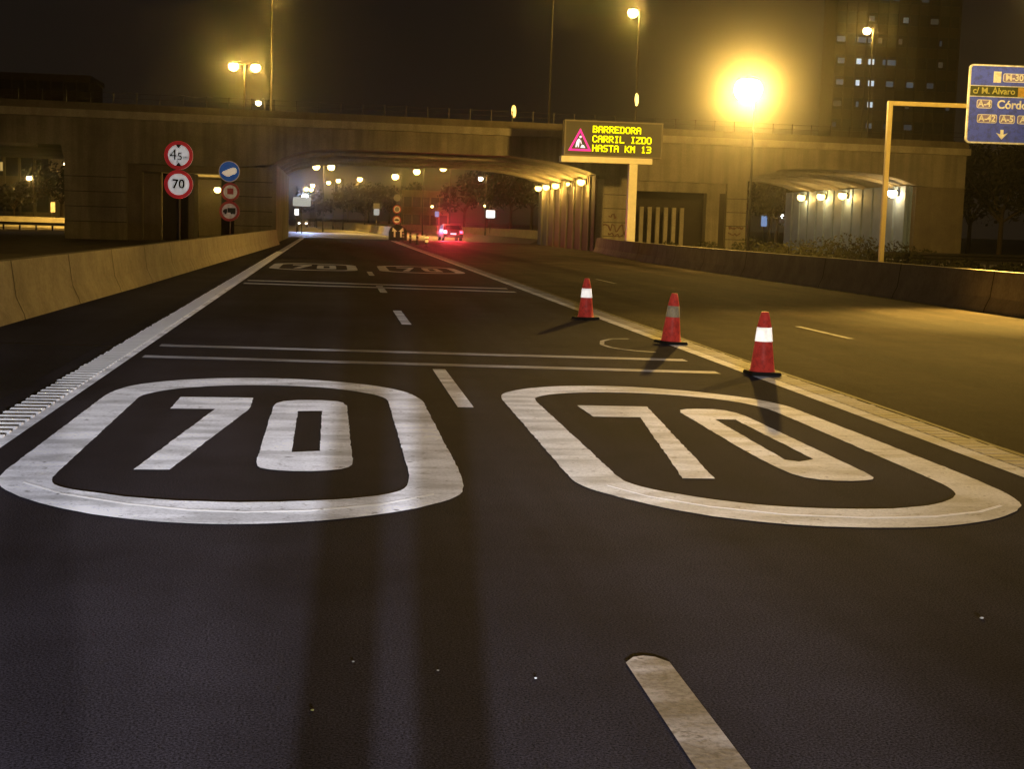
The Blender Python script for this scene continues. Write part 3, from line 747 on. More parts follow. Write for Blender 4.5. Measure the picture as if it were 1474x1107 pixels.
# first post: 4.5 m height limit over 70
p = px_at(257, 265, 46)
t = thing('traffic_sign', 'post with two red ringed round signs, 4.5 m above 70', 'traffic sign', (p.x, p.y, 0), R(-4), 'round signs on posts')
z2 = p.z; z1 = z2 + .92
MB().tube((0, .08, 0), (0, .08, z1 + .45), .04, .04, 12).build('post', M['darkmetal'], t)
f = round_plate(t, z1, .455, 'sign_red', 'sign_white'); f['label'] = 'height limit plate reading 4.5 m between two black wedges'
text_mesh('4', .50, 'numeral', M['sign_black'], f, (-.17, -.012, z1 + .0), 0.0)
text_mesh('5', .35, 'numeral', M['sign_black'], f, (.04, -.012, z1 - .045), .003)
text_mesh(',', .24, 'numeral', M['sign_black'], f, (-.042, -.012, z1 - .13), .002)
text_mesh('m', .19, 'numeral', M['sign_black'], f, (.215, -.012, z1 - .06), .002)
MB().prism_xz([(-.10, z1 + .345), (.10, z1 + .345), (0, z1 + .215)], -.012, 0.0).prism_xz([(-.10, z1 - .345), (.10, z1 - .345), (0, z1 - .215)], -.012, 0.0).build('arrow_wedge', M['sign_black'], f)
f = round_plate(t, z2, .455, 'sign_red', 'sign_white'); f['label'] = 'speed limit plate reading 70'
text_mesh('70', .40, 'numeral', M['sign_black'], f, (0, -.012, z2), .010)
# second post
p = px_at(330.5, 276, 62)
t = thing('traffic_sign', 'post with a blue round sign above two dull red ringed signs', 'traffic sign', (p.x, p.y, 0), R(-3), 'round signs on posts')
zc = p.z
MB().tube((0, .08, 0), (0, .08, zc + 1.3), .04, .04, 12).build('post', M['darkmetal'], t)
f = disc(MB(), -.02, zc + .88, .455, 0, .03).build('sign_plate', M['dim_white'], t); f['label'] = 'blue round plate with a white lorry lamp pictogram'
disc(MB(), -.02, zc + .88, .42, -.008, .02).build('blue_field', M['sign_blue'], f)
disc(MB(), .16, zc + .91, .14, -.016, .015).prism_xz([(-.34, zc + .80), (-.30, zc + .86), (.10, zc + 1.04), (.16, zc + .78), (-.05, zc + .66), (-.20, zc + .70)], -.014, .0).build('lamp_pictogram', M['sign_white'], f)
f = round_plate(t, zc, .40, 'dim_red', 'dim_white', .03); f['label'] = 'dull red ringed plate with a square pictogram'
MB().box(-.10, .16, -.014, 0, zc - .10, zc + .16).build('square_pictogram', M['dim_red'], f)
f = round_plate(t, zc - .83, .44, 'dim_red', 'dim_white'); f['label'] = 'red ringed plate with a black lorry pictogram'
lz = zc - .83
MB().prism_xz([(-.28, lz - .06), (-.28, lz + .02), (-.20, lz + .09), (-.10, lz + .10), (-.10, lz - .06)], -.014, 0).box(-.08, .26, -.0145, 0, lz - .06, lz + .14).build('lorry_pictogram', M['sign_black'], f)
wz = MB(); disc(wz, -.17, lz - .08, .05, -.015, .014, 16); disc(wz, .10, lz - .08, .05, -.015, .014, 16); disc(wz, .20, lz - .08, .05, -.015, .014, 16); wz.build('lorry_wheels', M['sign_black'], f)
# signs at the gore, far side of the bridge
p = px_at(571.5, 301, 119)
t = thing('traffic_sign', 'post with two small orange ringed round signs at the road fork', 'traffic sign', (p.x, p.y, 0), 0, 'round signs on posts')
MB().tube((0, .06, 0), (0, .06, p.z + 1.3), .035, .035, 10).build('post', M['darkmetal'], t)
f = round_plate(t, p.z, .36, 'dim_red', 'dim_white')
disc(MB(), 0, p.z, .2, -.006, .006, 24).build('grey_disc', M['sign_grey'], f)
f = round_plate(t, p.z - .90, .36, 'dim_red', 'dim_white')
MB().box(-.2, .2, -.012, 0, p.z - .97, p.z - .88).box(-.12, .12, -.0125, 0, p.z - .88, p.z - .82).build('car_pictogram', M['sign_black'], f)
f = disc(MB(), 0, p.z + .97, .3, 0, .03).build('sign_plate', M['sign_grey'], t)
# twin oval looking discs on the bridge
for (px, py, lb) in ((740, 160, 'pale round sign seen edge on above the overpass railing left of the message sign'), (917, 143, 'pale round sign seen edge on just above the message sign')):
    p = px_at(px, py, 92)
    t = thing('round_sign', lb, 'traffic sign', (p.x, p.y, 7.66), R(62), 'edge on round signs on the overpass')
    H = p.z - 7.66
    MB().tube((0, .05, 0), (0, .05, H + .3), .03, .03, 8).build('post', M['darkmetal'], t)
    f = disc(MB(), 0, H, .42, 0, .03).build('sign_plate', M['sign_white'], t)
    disc(MB(), 0, H, .42, -.006, .012, 32, .36).build('rim', M['dim_white'], f)

# ------------------------------------------------------------------ variable message sign
Yv = 78.0
a = px_at(812, 222, Yv); b = px_at(953, 225, Yv); top = px_at(815, 171, Yv)
W_ = b.x - a.x; H_ = 1.98; zb = 5.55
t = thing('message_sign', 'lit message sign reading BARREDORA CARRIL IZDO HASTA KM 13', 'electronic sign', (a.x, Yv, 0), 0)
px_ = px_at(912, 250, Yv).x - a.x
MB().box(px_ - .24, px_ + .24, .1, .55, 0, zb - .35).box(px_ - .4, px_ + .4, .0, .65, -.02, .12).build('post', M['post'], t)
MB().box(-.15, W_ - .55, .0, .75, zb - .35, zb - .02).build('beam', M['post'], t)
MB().box(0, W_, .05, .8, zb, zb + H_).build('cabinet', M['cabinet'], t)
fr = MB(); e_ = .06
fr.box(0, W_, -.02, .05, zb, zb + e_).box(0, W_, -.02, .05, zb + H_ - e_, zb + H_).box(0, e_, -.02, .05, zb + e_, zb + H_ - e_).box(W_ - e_, W_, -.02, .05, zb + e_, zb + H_ - e_)
fr.build('frame', M['cabinet_frame'], t)
FONT = {'A': '01110 10001 10001 11111 10001 10001 10001', 'B': '11110 10001 10001 11110 10001 10001 11110', 'C': '01110 10001 10000 10000 10000 10001 01110', 'D': '11110 10001 10001 10001 10001 10001 11110',
        'E': '11111 10000 10000 11110 10000 10000 11111', 'H': '10001 10001 10001 11111 10001 10001 10001', 'I': '01110 00100 00100 00100 00100 00100 01110', 'K': '10001 10010 10100 11000 10100 10010 10001',
        'L': '10000 10000 10000 10000 10000 10000 11111', 'M': '10001 11011 10101 10101 10001 10001 10001', 'O': '01110 10001 10001 10001 10001 10001 01110', 'R': '11110 10001 10001 11110 10100 10010 10001',
        'S': '01111 10000 10000 01110 00001 00001 11110', 'T': '11111 00100 00100 00100 00100 00100 00100', 'Z': '11111 00001 00010 00100 01000 10000 11111', '1': '00100 01100 00100 00100 00100 00100 01110',
        '3': '11110 00001 00001 01110 00001 00001 11110'}
x_t = W_ * (498 - 125) / 1290; pit = W_ * (85 / 141.0) / 65.2
dot = pit * .60
for row, (s, zt) in enumerate((('BARREDORA', zb + H_ * .845), ('CARRIL IZDO', zb + H_ * .575), ('HASTA KM 13', zb + H_ * .315))):
    mb = MB()
    for ci, ch in enumerate(s):
        if ch == ' ': continue
        for r_, bits in enumerate(FONT[ch].split()):
            for c_, bit in enumerate(bits):
                if bit == '1':
                    cx = x_t + (ci * 6 + c_) * pit; cz = zt - r_ * pit * 1.02
                    mb.box(cx - dot, cx + dot, .03, .046, cz - dot, cz + dot)
    mb.build('text_line', M['led_yellow'], t)
# triangle pictogram
tx, tz = W_ * .158, zb + H_ * .14; s_ = W_ * .235
def tri(s, o): return [(tx - s / 2 , tz + o), (tx + s / 2, tz + o), (tx, tz + o + s * .95)]
O3 = tri(s_, 0); I3 = tri(s_ * .74, s_ * .082)
mb = MB(); vs = [(x, yy, z) for yy in (.028, .046) for x, z in O3 + I3]
fs = []
for i in range(3):
    j = (i + 1) % 3; fs += [(i, j, 3 + j, 3 + i), (6 + i, 9 + i, 9 + j, 6 + j), (i, 6 + i, 6 + j, j), (3 + i, 3 + j, 9 + j, 9 + i)]
mb.add(vs, fs).build('warning_triangle', M['led_pink'], t)
mb = MB(); disc(mb, tx + .02, tz + .78, .065, .028, .018, 12)
mb.prism_xz([(tx - .26, tz + .20), (tx - .20, tz + .52), (tx - .10, tz + .68), (tx + .0, tz + .66), (tx - .03, tz + .48), (tx - .06, tz + .20), (tx - .11, tz + .20), (tx - .14, tz + .38), (tx - .19, tz + .20)], .028, .046)
mb.prism_xz([(tx + .0, tz + .58), (tx + .05, tz + .60), (tx + .10, tz + .40), (tx + .06, tz + .38)], .028, .046)
mb.prism_xz([(tx + .02, tz + .18), (tx + .31, tz + .18), (tx + .22, tz + .32), (tx + .12, tz + .36)], .028, .046)
mb.build('worker_pictogram', M['led_white'], t)

# ------------------------------------------------------------------ blue direction sign on its gantry
Yg = 42.0
g0 = px_at(1268, 372, Yg); arm_z = px_at(1275, 148, Yg).z
t = thing('direction_sign', 'blue overhead direction sign with M-30 and A-4 on a yellow lit pole', 'road sign', (g0.x, Yg, 0), R(-4))
MB().box(-.07, .07, -.07, .07, 0, arm_z + .07).box(-.25, .25, -.25, .25, 0, .06).build('post', M['post_bright'], t)
MB().box(.07, 7.4, -.08, .08, arm_z - .065, arm_z + .065).build('arm', M['post_bright'], t)
sx0 = 2.38; zt_, zb_ = arm_z + 1.27, arm_z - 1.14; PW = 5.2
r_ = .12
def rrect(x0, x1, z0, z1, r, k=5):
    P = []
    for cx, cz, a0 in ((x1 - r, z0 + r, -90), (x1 - r, z1 - r, 0), (x0 + r, z1 - r, 90), (x0 + r, z0 + r, 180)):
        for i in range(k + 1): a_ = R(a0 + 90 * i / k); P.append((cx + r * math.cos(a_), cz + r * math.sin(a_)))
    return P
pn = MB().prism_xz(rrect(sx0, sx0 + PW, zb_, zt_, r_), -.20, -.12).build('sign_panel', M['panel_white'], t)
MB().prism_xz(rrect(sx0 + .05, sx0 + PW - .05, zb_ + .05, zt_ - .05, r_ - .04), -.206, -.19).build('blue_field', M['panel_blue'], pn)
Hs = zt_ - zb_
def Zp(f): return zt_ - Hs * f
MB().box(sx0 + .05, sx0 + PW - .05, -.209, -.19, Zp(.41), Zp(.265)).build('border', M['panel_white'], pn)
MB().box(sx0 + .05, sx0 + PW - .05, -.212, -.19, Zp(.40), Zp(.275)).build('street_field', M['panel_green'], pn)
MB().box(sx0 + 1.56, sx0 + 1.95, -.216, -.19, Zp(.395), Zp(.28)).build('amber_block', M['panel_amber'], pn)
def badge(x0, x1, f0, f1, txt, size):
    MB().prism_xz(rrect(x0, x1, Zp(f1), Zp(f0), .06), -.209, -.19).build('badge', M['panel_white'], pn)
    MB().prism_xz(rrect(x0 + .02, x1 - .02, Zp(f1) + .02, Zp(f0) - .02, .045), -.213, -.19).build('badge', M['panel_badge'], pn)
    text_mesh(txt, size, 'lettering', M['panel_white'], pn, ((x0 + x1) / 2, -.216, Zp((f0 + f1) / 2)), .006)
MB().box(sx0 + .76, sx0 + 1.0, -.21, -.19, Zp(.225), Zp(.085)).build('road_symbol', M['panel_white'], pn)
badge(sx0 + 1.06, sx0 + 1.78, .105, .215, 'M-30', .27)
text_mesh('c/ M. Álvaro', .27, 'lettering', M['panel_lime'], pn, (sx0 + .80, -.216, Zp(.335)), .004, sx=1.0)
badge(sx0 + .28, sx0 + .76, .445, .555, 'A-4', .27)
text_mesh('Córdoba', .36, 'lettering', M['panel_white'], pn, (sx0 + .92, -.216, Zp(.505)), .008, 'LEFT')
badge(sx0 + .32, sx0 + .95, .63, .74, 'A-42', .27)
badge(sx0 + 1.03, sx0 + 1.52, .63, .74, 'A-5', .27)
badge(sx0 + 1.60, sx0 + 1.95, .63, .74, 'A', .27)
ax = sx0 + 1.14
MB().prism_xz([(ax - .05, Zp(.82)), (ax - .05, Zp(.88)), (ax - .19, Zp(.86)), (ax, Zp(.945)), (ax + .19, Zp(.86)), (ax + .05, Zp(.88)), (ax + .05, Zp(.82))], -.212, -.19).build('down_arrow', M['panel_white'], pn)

# ------------------------------------------------------------------ traffic cones
def make_cone(label, band):
    t = thing('traffic_cone', label, 'traffic cone', (0, 0, 0), 0, 'traffic cones on the edge line')
    b = MB()
    b.prism_xz([(0, 0)] * 0 or [(-.17, 0), (.17, 0), (.17, .022), (.155, .04), (-.155, .04), (-.17, .022)], -.17, .17)
    b.build('base', M['rubber'], t)
    zz = [(.150, .038), (.135, .06), (.118, .20), (.096, .375)]
    lo = MB().lathe(zz, 24); lo.build('cone_body', M['cone_red'], t)
    MB().lathe([(.098, .376), (.099, .378), (.082, .530), (.080, .532)], 24).build('reflective_band', M[band], t)
    MB().lathe([(.081, .531), (.058, .64), (.042, .70), (.036, .705), (.0, .706)], 24).build('cone_tip', M['cone_red'], t)
    return t
c0 = make_cone('nearest red traffic cone with a bright white band, standing on the edge line', 'cone_band'); c0.location = (4.805, 15.0, 0.01)
c1 = make_cone('middle red traffic cone with a dull yellowish band', 'cone_band_dull'); c1.location = (4.715, 18.9, .01); c1.rotation_euler = (R(1.5), R(1.5), R(20))
c2 = copy_thing(c0, (4.385, 23.7, .006), R(35), 'farthest red traffic cone with a bright white band')
# flexible delineator posts towards the fork
def delineator(label, x, y, bright):
    t = thing('delineator_post', label, 'delineator', (x, y, 0), 0, 'delineator posts at the fork')
    MB().lathe([(.16, 0), (.16, .03), (.09, .05), (.085, .74), (.07, .78), (0, .78)], 14).build('post', M['rubber'], t)
    for z in (.30, .54): MB().lathe([(.092, z), (.092, z + .13)], 14).build('reflective_band', M['cone_band' if bright else 'sign_grey'], t)
    return t
delineator('nearest delineator post with two bright white bands', 6.0, 89, True)
delineator('second delineator post, dark, behind the white banded one', 5.95, 98, False)
delineator('third delineator post, dark, nearer the arrow sign', 5.8, 104, False)
delineator('delineator post right beside the arrow sign', 5.6, 111, False)
# gore nose with arrows
t = thing('gore_sign', 'rounded black board with white arrows at the road fork', 'road sign', (5.5, 117.5, 0), 0)
P = [(.75 * math.cos(R(180 * i / 20)), .55 + .75 * math.sin(R(180 * i / 20))) for i in range(21)] + [(-.75, 0), (.75, 0)]
MB().prism_xz(P, 0, .9).build('board', M['rubber'], t)
ab = MB()
for cx, s in ((-.28, -1), (.25, 1)):
    ab.prism_xz([(cx - .07, .25), (cx + .07, .25), (cx + .07, .75), (cx - .07, .75)], -.02, 0)
    ab.prism_xz([(cx - .22, .72), (cx + .22, .72), (cx + .16 * s, 1.05)], -.021, 0)
ab.build('arrow', M['dim_white'], t)

# ------------------------------------------------------------------ cars
def make_car(label, paint, loc, rz=0, rear='brake', group=None, front=None):
    """car pointing to +y; its rear faces the camera"""
    t = thing('car', label, 'car', loc, rz, group)
    prof = [(-2.05, .30), (-2.10, .62), (-2.02, .92), (-1.85, .98), (-1.45, 1.36), (-.9, 1.46), (.1, 1.45), (.75, 1.05), (1.75, .86), (2.0, .66), (2.02, .30)]
    mb = MB(); n = len(prof)
    secs = [(-.86, .94, .12), (-.80, 1, 0), (.80, 1, 0), (.86, .94, .12)]
    vs = []
    for sx_, sc, dz in secs:
        for y, z in prof:
            tuck = .16 * max(0, (z - .9) / .55)
            x = sx_ - math.copysign(tuck, sx_)
            vs.append((x, y * (.99 if abs(sx_) > .83 else 1), z if z < .95 else z - (.02 if abs(sx_) > .83 else 0)))
    k = len(secs)
    fs = [(a * n + i, a * n + (i + 1) % n, (a + 1) * n + (i + 1) % n, (a + 1) * n + i) for a in range(k - 1) for i in range(n)]
    fs += [tuple(range(n)), tuple(range((k - 1) * n, k * n))]
    mb.add(vs, fs).build('body', M[paint], t)
    MB().add([(-.66, -1.835, 1.02), (.66, -1.835, 1.02), (.56, -1.50, 1.33), (-.56, -1.50, 1.33)], [(0, 1, 2, 3)]).build('rear_window', M['car_glass'], t)
    for s in (-1, 1):
        MB().add([(s * .868, -1.5, 1.0), (s * .868, .55, 1.0), (s * .80, .12, 1.36), (s * .80, -1.2, 1.36)], [(0, 1, 2, 3)]).build('side_window', M['car_glass'], t)
    MB().box(-.84, .84, -2.17, -2.02, .30, .52).build('bumper', M['rubber'], t)
    for s in (-1, 1):
        for y in (-1.3, 1.3):
            w_ = MB().tube((s * .66, y, .31), (s * .875, y, .31), .31, .31, 18).build('wheel', M['rubber'], t)
            MB().tube((s * .86, y, .31), (s * .885, y, .31), .19, .19, 14).build('rim', M['steel'], w_)
    for s in (-1, 1):
        MB().box(s * .70 - .12, s * .70 + .12, -2.125, -2.0, .66, .88).build('tail_light', M[rear if not (rear == 'brake' and s < 0) else 'brake_core'], t)
    MB().box(-.26, .26, -2.13, -2.05, .56, .68).build('number_plate', M['plate_lit' if rear == 'brake' else 'dim_white'], t)
    if front:
        for s in (-1, 1): MB().box(s * .62 - .16, s * .62 + .16, 1.9, 2.04, .58, .76).build('headlight', M[front], t)
    return t
p = px_at(649, 344, 123)
cr_ = make_car('red car braking under the bridge with glowing brake lights', 'car_paint', (p.x, 124, .002), R(3), 'brake')
for s, it in ((-1, 300), (1, 80)): spot_light((s * .70, -2.2, .77), (s * .7 - 2, -40, -1.2), it, (1, .03, .06), R(64), .9, cr_, .08, 'brake_glow')
p = px_at(609, 321, 300)
make_car('distant car with small orange tail lights left of the red car', 'car_grey', (p.x, 300, .002), R(14), 'tail_small')
p = px_at(436, 322, 255)
make_car('oncoming car with white headlights by the left pier', 'car_grey', (p.x, 255, .002), R(180), 'tail_small', None, 'headlamp')

# ------------------------------------------------------------------ far boards and lit signs
def board(name, label, px, py, wpx, hpx, Y, mat, post=True, cat='sign', group=None):
    p = px_at(px, py, Y); s = Y / 2000.0
    t = thing(name, label, cat, (p.x, p.y, 0), 0, group)
    w2, h2 = wpx * s / 2, hpx * s / 2
    f = MB().prism_xz(rrect(-w2, w2, p.z - h2, p.z + h2, min(w2, h2) * .2), 0, .08).build('board', M[mat], t)
    MB().prism_xz(rrect(-w2 - .04, w2 + .04, p.z - h2 - .04, p.z + h2 + .04, min(w2, h2) * .2), .02, .1).build('frame', M['darkmetal'], t)
    MB().box(-.05, .05, .10, .2, 0, p.z).build('post', M['darkmetal'], t)
    return t
board('lit_board', 'small square white lit board right of the red car', 706, 308, 13, 11, 190, 'lit_box')
board('pale_board', 'pale rectangular board beside the left pier', 434.5, 290, 25, 13, 150, 'board_glow')
board('lit_board', 'narrow upright white lit board under the pale board', 427, 305, 6, 9, 155, 'lit_box')
board('small_sign', 'small white plate on a post in the middle of the main opening', 542, 305, 8, 9, 200, 'board_glow')
board('small_sign', 'grey plate just above the white plate in the main opening', 542, 297, 9, 9, 201, 'sign_grey')
board('small_sign', 'pinkish tilted sign left above the red car', 629, 308, 6, 8, 215, 'lit_box_blue')
board('small_sign', 'blue lit plate inside the right arched opening', 1100, 318, 9, 16, 150, 'lit_box_blue')
p = px_at(1126, 311, 150)
street_lamp('small_lamp', 'small white globe light inside the right arched opening', p.x, p.y, p.z, 0, .3, R(0), 6, 'lens_cool', .22, False, None, (1, 1, 1), .03)
# advertising totem / pale figure-like board far left
board('small_sign', 'pale upright plate above the lit barrier on the far left', 76, 298, 6, 14, 140, 'dim_white')

# ------------------------------------------------------------------ buildings
def building(label, x0, x1, y0, y1, h, floors, bays, mat, lit, glass='tower_glass', fins=True, z0=0.0):
    t = thing('building', label, 'building', ((x0 + x1) / 2, y0, z0), 0)
    w2 = (x1 - x0) / 2; D = y1 - y0
    MB().box(-w2, w2, .3, D, 0, h).build('wall', M[mat], t)
    MB().box(-w2 - .3, w2 + .3, 0, D + .2, h, h + .8).build('roof', M[mat], t)
    fh = h / floors; bw = 2 * w2 / bays
    gl = MB(); sl = MB(); fn = MB()
    for f_ in range(floors):
        gl.box(-w2 + .1, w2 - .1, .22, .3, f_ * fh + fh * .32, f_ * fh + fh * .86)
        sl.box(-w2, w2, .05, .3, f_ * fh + fh * .86, f_ * fh + fh * 1.0)
    gl.build('window_band', M[glass], t); sl.build('spandrel', M[mat], t)
    if fins:
        for b_ in range(bays + 1): fn.box(-w2 + b_ * bw - .14, -w2 + b_ * bw + .14, -.12, .05, 0, h)
        fn.build('fin', M[mat], t)
    for (b_, f_, wd, m_) in lit:
        xa = -w2 + b_ * bw + .2; xb = xa + bw * wd - .4
        MB().box(xa, xb, .16, .215, f_ * fh + fh * .45, f_ * fh + fh * .70).build('lit_window', M[m_], t)
    return t
# tower on the right: 22 m wide at 250 m, lit windows at their storeys
TF, TB, TH = 17, 12, 66.0
Yt = 250.0; xa = px_at(1196, 190, Yt).x; xb = px_at(1372, 190, Yt).x
lit = []
for (px, py, wpx, m_) in ((1239, 6, 12, 'win_cool'), (1291, 7, 12, 'win_dim'), (1275, 8, 14, 'win_dim'), (1210, 5, 20, 'win_dim'), (1245, 44, 30, 'win_dim'), (1210, 44, 16, 'win_dim'), (1236, 81, 13, 'win_cool'), (1255, 83, 12, 'win_cool'), (1282, 84, 26, 'win_dim'), (1212, 82, 14, 'win_dim'),
                          (1235, 118, 9, 'win_cool'), (1254, 125, 12, 'win_cool'), (1281, 121, 14, 'win_dim'), (1210, 121, 16, 'win_dim'), (1234, 155, 7, 'win_dim'), (1252, 162, 11, 'win_cool'), (1280, 158, 12, 'win_dim'), (1250, 196, 12, 'win_dim'), (1310, 122, 14, 'win_dim'), (1305, 45, 14, 'win_dim')):
    q = px_at(px, py, Yt)
    if q.z > TH: continue
    bw = (xb - xa) / TB
    b_ = (q.x - xa) / bw - wpx * .125 / 2 / bw; f_ = int(q.z / (TH / TF))
    lit.append((max(.0, b_), f_, max(.35, wpx * .125 / bw), m_))
rnd = random.Random(5)
for f_ in range(4, TF):
    for b_ in range(TB):
        if rnd.random() < .30 and not any(abs(b_ - l[0]) < 1.2 and f_ == l[1] for l in lit): lit.append((b_, f_, rnd.uniform(.4, 1.0), rnd.choice(('win_faint', 'win_faint', 'win_faint_warm'))))
building('dark tower block with a few cool lit windows behind the overpass', xa, xb, Yt, Yt + 7, TH, TF, TB, 'tower', lit)
# faint block far left above the bridge
xa = px_at(-40, 130, 260).x; xb = px_at(128, 130, 260).x; zt = px_at(60, 112, 260).z
building('faint unlit block above the overpass at far left', xa, xb, 260, 275, zt, 8, 9, 'tower', [])
# facade behind the far left opening
xa = px_at(-60, 260, 175).x; xb = px_at(72, 260, 175).x
building('pale facade with dark windows behind the far left opening', xa, xb, 175, 190, 8.5, 2, 6, 'far_wall', [(2.6, 1, .5, 'win_warm')])
xa = px_at(592, 300, 235).x; xb = px_at(664, 300, 235).x
building('low dull yellow building with pillars beyond the main opening', xa, xb, 262, 274, 6.6, 2, 5, 'far_wall', [])

# ------------------------------------------------------------------ trees, bushes
def tree(label, x, y, h, r, seed, mat='leaf', n=900, group='trees beyond the overpass', leaf=.34):
    rnd = random.Random(seed)
    t = thing('tree', label, 'tree', (x, y, 0), 0, group)
    tb = MB(); tb.tube((0, 0, -.05), (.05, 0, h * .45), h * .026, h * .017, 9)
    cl = []
    for k in range(9):
        a = rnd.uniform(0, 6.28); q = Vector((math.cos(a) * r * rnd.uniform(.3, .75), math.sin(a) * r * rnd.uniform(.3, .75), h * rnd.uniform(.5, .92)))
        tb.tube((.05, 0, h * rnd.uniform(.32, .45)), q, h * .011, h * .003, 6)
        cl.append((q, r * rnd.uniform(.28, .5)))
    tb.build('trunk', M['bark'], t)
    mb = MB()
    for k in range(n):
        q, rr = cl[rnd.randrange(len(cl))]
        d = Vector((rnd.gauss(0, 1), rnd.gauss(0, 1), rnd.gauss(0, .8))).normalized() * rr * rnd.uniform(.3, 1.1)
        c = q + d; s = leaf * rnd.uniform(.5, 1.2)
        u = Vector((rnd.gauss(0, 1), rnd.gauss(0, 1), rnd.gauss(0, 1))).normalized(); v = u.orthogonal().normalized()
        mb.add([c - u * s - v * s * .3, c + u * .1 * s - v * s * .55, c + u * s + v * .2 * s, c - u * .1 * s + v * s * .55], [(0, 1, 2, 3)])
    mb.build('crown', M[mat], t)
    return t
for i, (px, Y, h, r, lb) in enumerate(((455, 330, 8, 4.5, 'dark tree left of the lamps in the main opening'), (500, 310, 8.5, 5, 'dark round tree below the lone lamp in the main opening'), (530, 320, 8.5, 5, 'dark tree behind the small white plate'),
                                       (560, 300, 9, 5, 'dark tree behind the fork signs'), (590, 285, 9.5, 4.5, 'dark tree between the bright trio of lamps'), (668, 240, 9.5, 4.5, 'dark tree behind the red car'),
                                       (700, 230, 10, 4.5, 'dark tree behind the square lit board'), (735, 220, 11, 5, 'tall dark tree by the right wall of the main opening'), (765, 210, 11, 5, 'dark tree at the end of the right wall of the main opening'))):
    p = px_at(px, 320, Y); tree(lb, p.x, Y, h, r, i + 3, 'leaf_dark', 1300, leaf=.42)
for i, (px, Y, h, r, lb) in enumerate(((1395, 105, 7.5, 4.5, 'dark tree just past the right end of the overpass'), (1440, 100, 8.5, 5, 'dark tree under the blue direction sign'), (1490, 98, 9, 5, 'dark tree at the right edge of the picture'),
                                       (1118, 135, 7.5, 4, 'dark tree inside the right arched opening'), (1108, 170, 9, 5, 'dark tree further back in the right arched opening'))):
    p = px_at(px, 330, Y); tree(lb, p.x, Y, h, r, i + 31, 'leaf_dark', 2200, 'trees near the right end of the overpass', leaf=.28)
for i, (px, Y, h, r, lb) in enumerate(((88, 165, 6.5, 4, 'dark tree right of the pale facade in the far left opening'), (20, 160, 5, 3, 'dark tree low in front of the pale facade at far left'))):
    p = px_at(px, 310, Y); tree(lb, p.x, Y, h, r, i + 51, 'leaf_dark', 900, 'trees in the far left opening', leaf=.35)
def bush(label, x, y, r, h, seed):
    rnd = random.Random(seed)
    t = thing('bush', label, 'bush', (x, y, 0), 0, 'bushes on the right verge')
    mb = MB()
    for k in range(900):
        a = rnd.uniform(0, 6.28); q = rnd.random() ** .5 * r; z = rnd.random() ** .8 * h * (1 - (q / r) ** 2 * .7)
        c = Vector((q * math.cos(a), q * math.sin(a), z)); s = rnd.uniform(.05, .12)
        u = Vector((rnd.gauss(0, 1), rnd.gauss(0, 1), rnd.gauss(0, 1))).normalized(); v = u.orthogonal().normalized()
        mb.add([c - u * s, c - v * s * .5, c + u * s, c + v * s * .5], [(0, 1, 2, 3)])
    mb.build('foliage', M['leaf'], t)
    sb = MB()
    for k in range(6):
        a = rnd.uniform(0, 6.28); sb.tube((0, 0, 0), (math.cos(a) * r * .6, math.sin(a) * r * .6, h * .7), .02, .008, 5)
    sb.build('stem', M['bark'], t)
bl = ['bush beside the column left of the right arched opening', 'low bush under the left end of the right arched opening', 'bush under the leftmost wall lamp of the right opening', 'rounded bush under the second wall lamp of the right opening',
      'dense bush under the third wall lamp of the right opening', 'bush just left of the yellow sign pole', 'bush just right of the yellow sign pole', 'low bush in front of the guard rail, left end', 'bush behind the barrier at the foot of the message sign', 'bush between the message sign and the column', 'low bush in front of the guard rail, middle', 'low bush at the right edge in front of the guard rail']
for i, (px, Y, r, h) in enumerate(((1078, 72, 1.3, 1.35), (1112, 70, 1.2, 1.15), (1146, 68, 1.3, 1.3), (1182, 70, 1.5, 1.5), (1216, 67, 1.5, 1.7), (1248, 65, 1.3, 1.6), (1292, 66, 1.4, 1.4), (1332, 68, 1.2, 1.0), (960, 80, 1.2, .9), (1018, 78, 1.3, 1.0), (1390, 62, 1.0, .6), (1455, 60, 1.0, .55))):
    bush(bl[i], px_at(px, 370, Y).x, Y, r, h, i + 77)

# guard rail on the right
gr = thing('guard_rail', 'dark metal guard rail with close posts on the right verge', 'guard rail')
for k in range(22):
    x = 26.8 + k * .95
    MB().box(x - .06, x + .06, 65.95, 66.1, 0, .8).build('post', M['darkmetal'], gr)
MB().prism_yz([(65.9, .48), (65.85, .56), (65.92, .64), (65.85, .72), (65.9, .82), (65.95, .82), (65.95, .48)], 26.3, 47.5).build('rail', M['darkmetal'], gr)
# guard rail posts at far left below the lit barrier
gl_ = thing('guard_rail', 'low guard rail with small dark posts at far left', 'guard rail')
for k in range(14):
    x = -36 + k * 1.3
    MB().box(x - .07, x + .07, 119.9, 120.05, -.05, .55).build('post', M['darkmetal'], gl_)
MB().box(-37, -18.5, 119.8, 119.88, .35, .6).build('rail', M['far_wall'], gl_)
p = px_at(20, 345, 110)
street_lamp('street_lamp', 'street lamp hidden behind the left abutment lighting the yellow barrier', -22.5, 124, 6.5, 0, 1.0, R(90), 30, 'lens', .25, False, 'lamps in the left openings', beam=[((-33, 134, .5), 900, 120)])

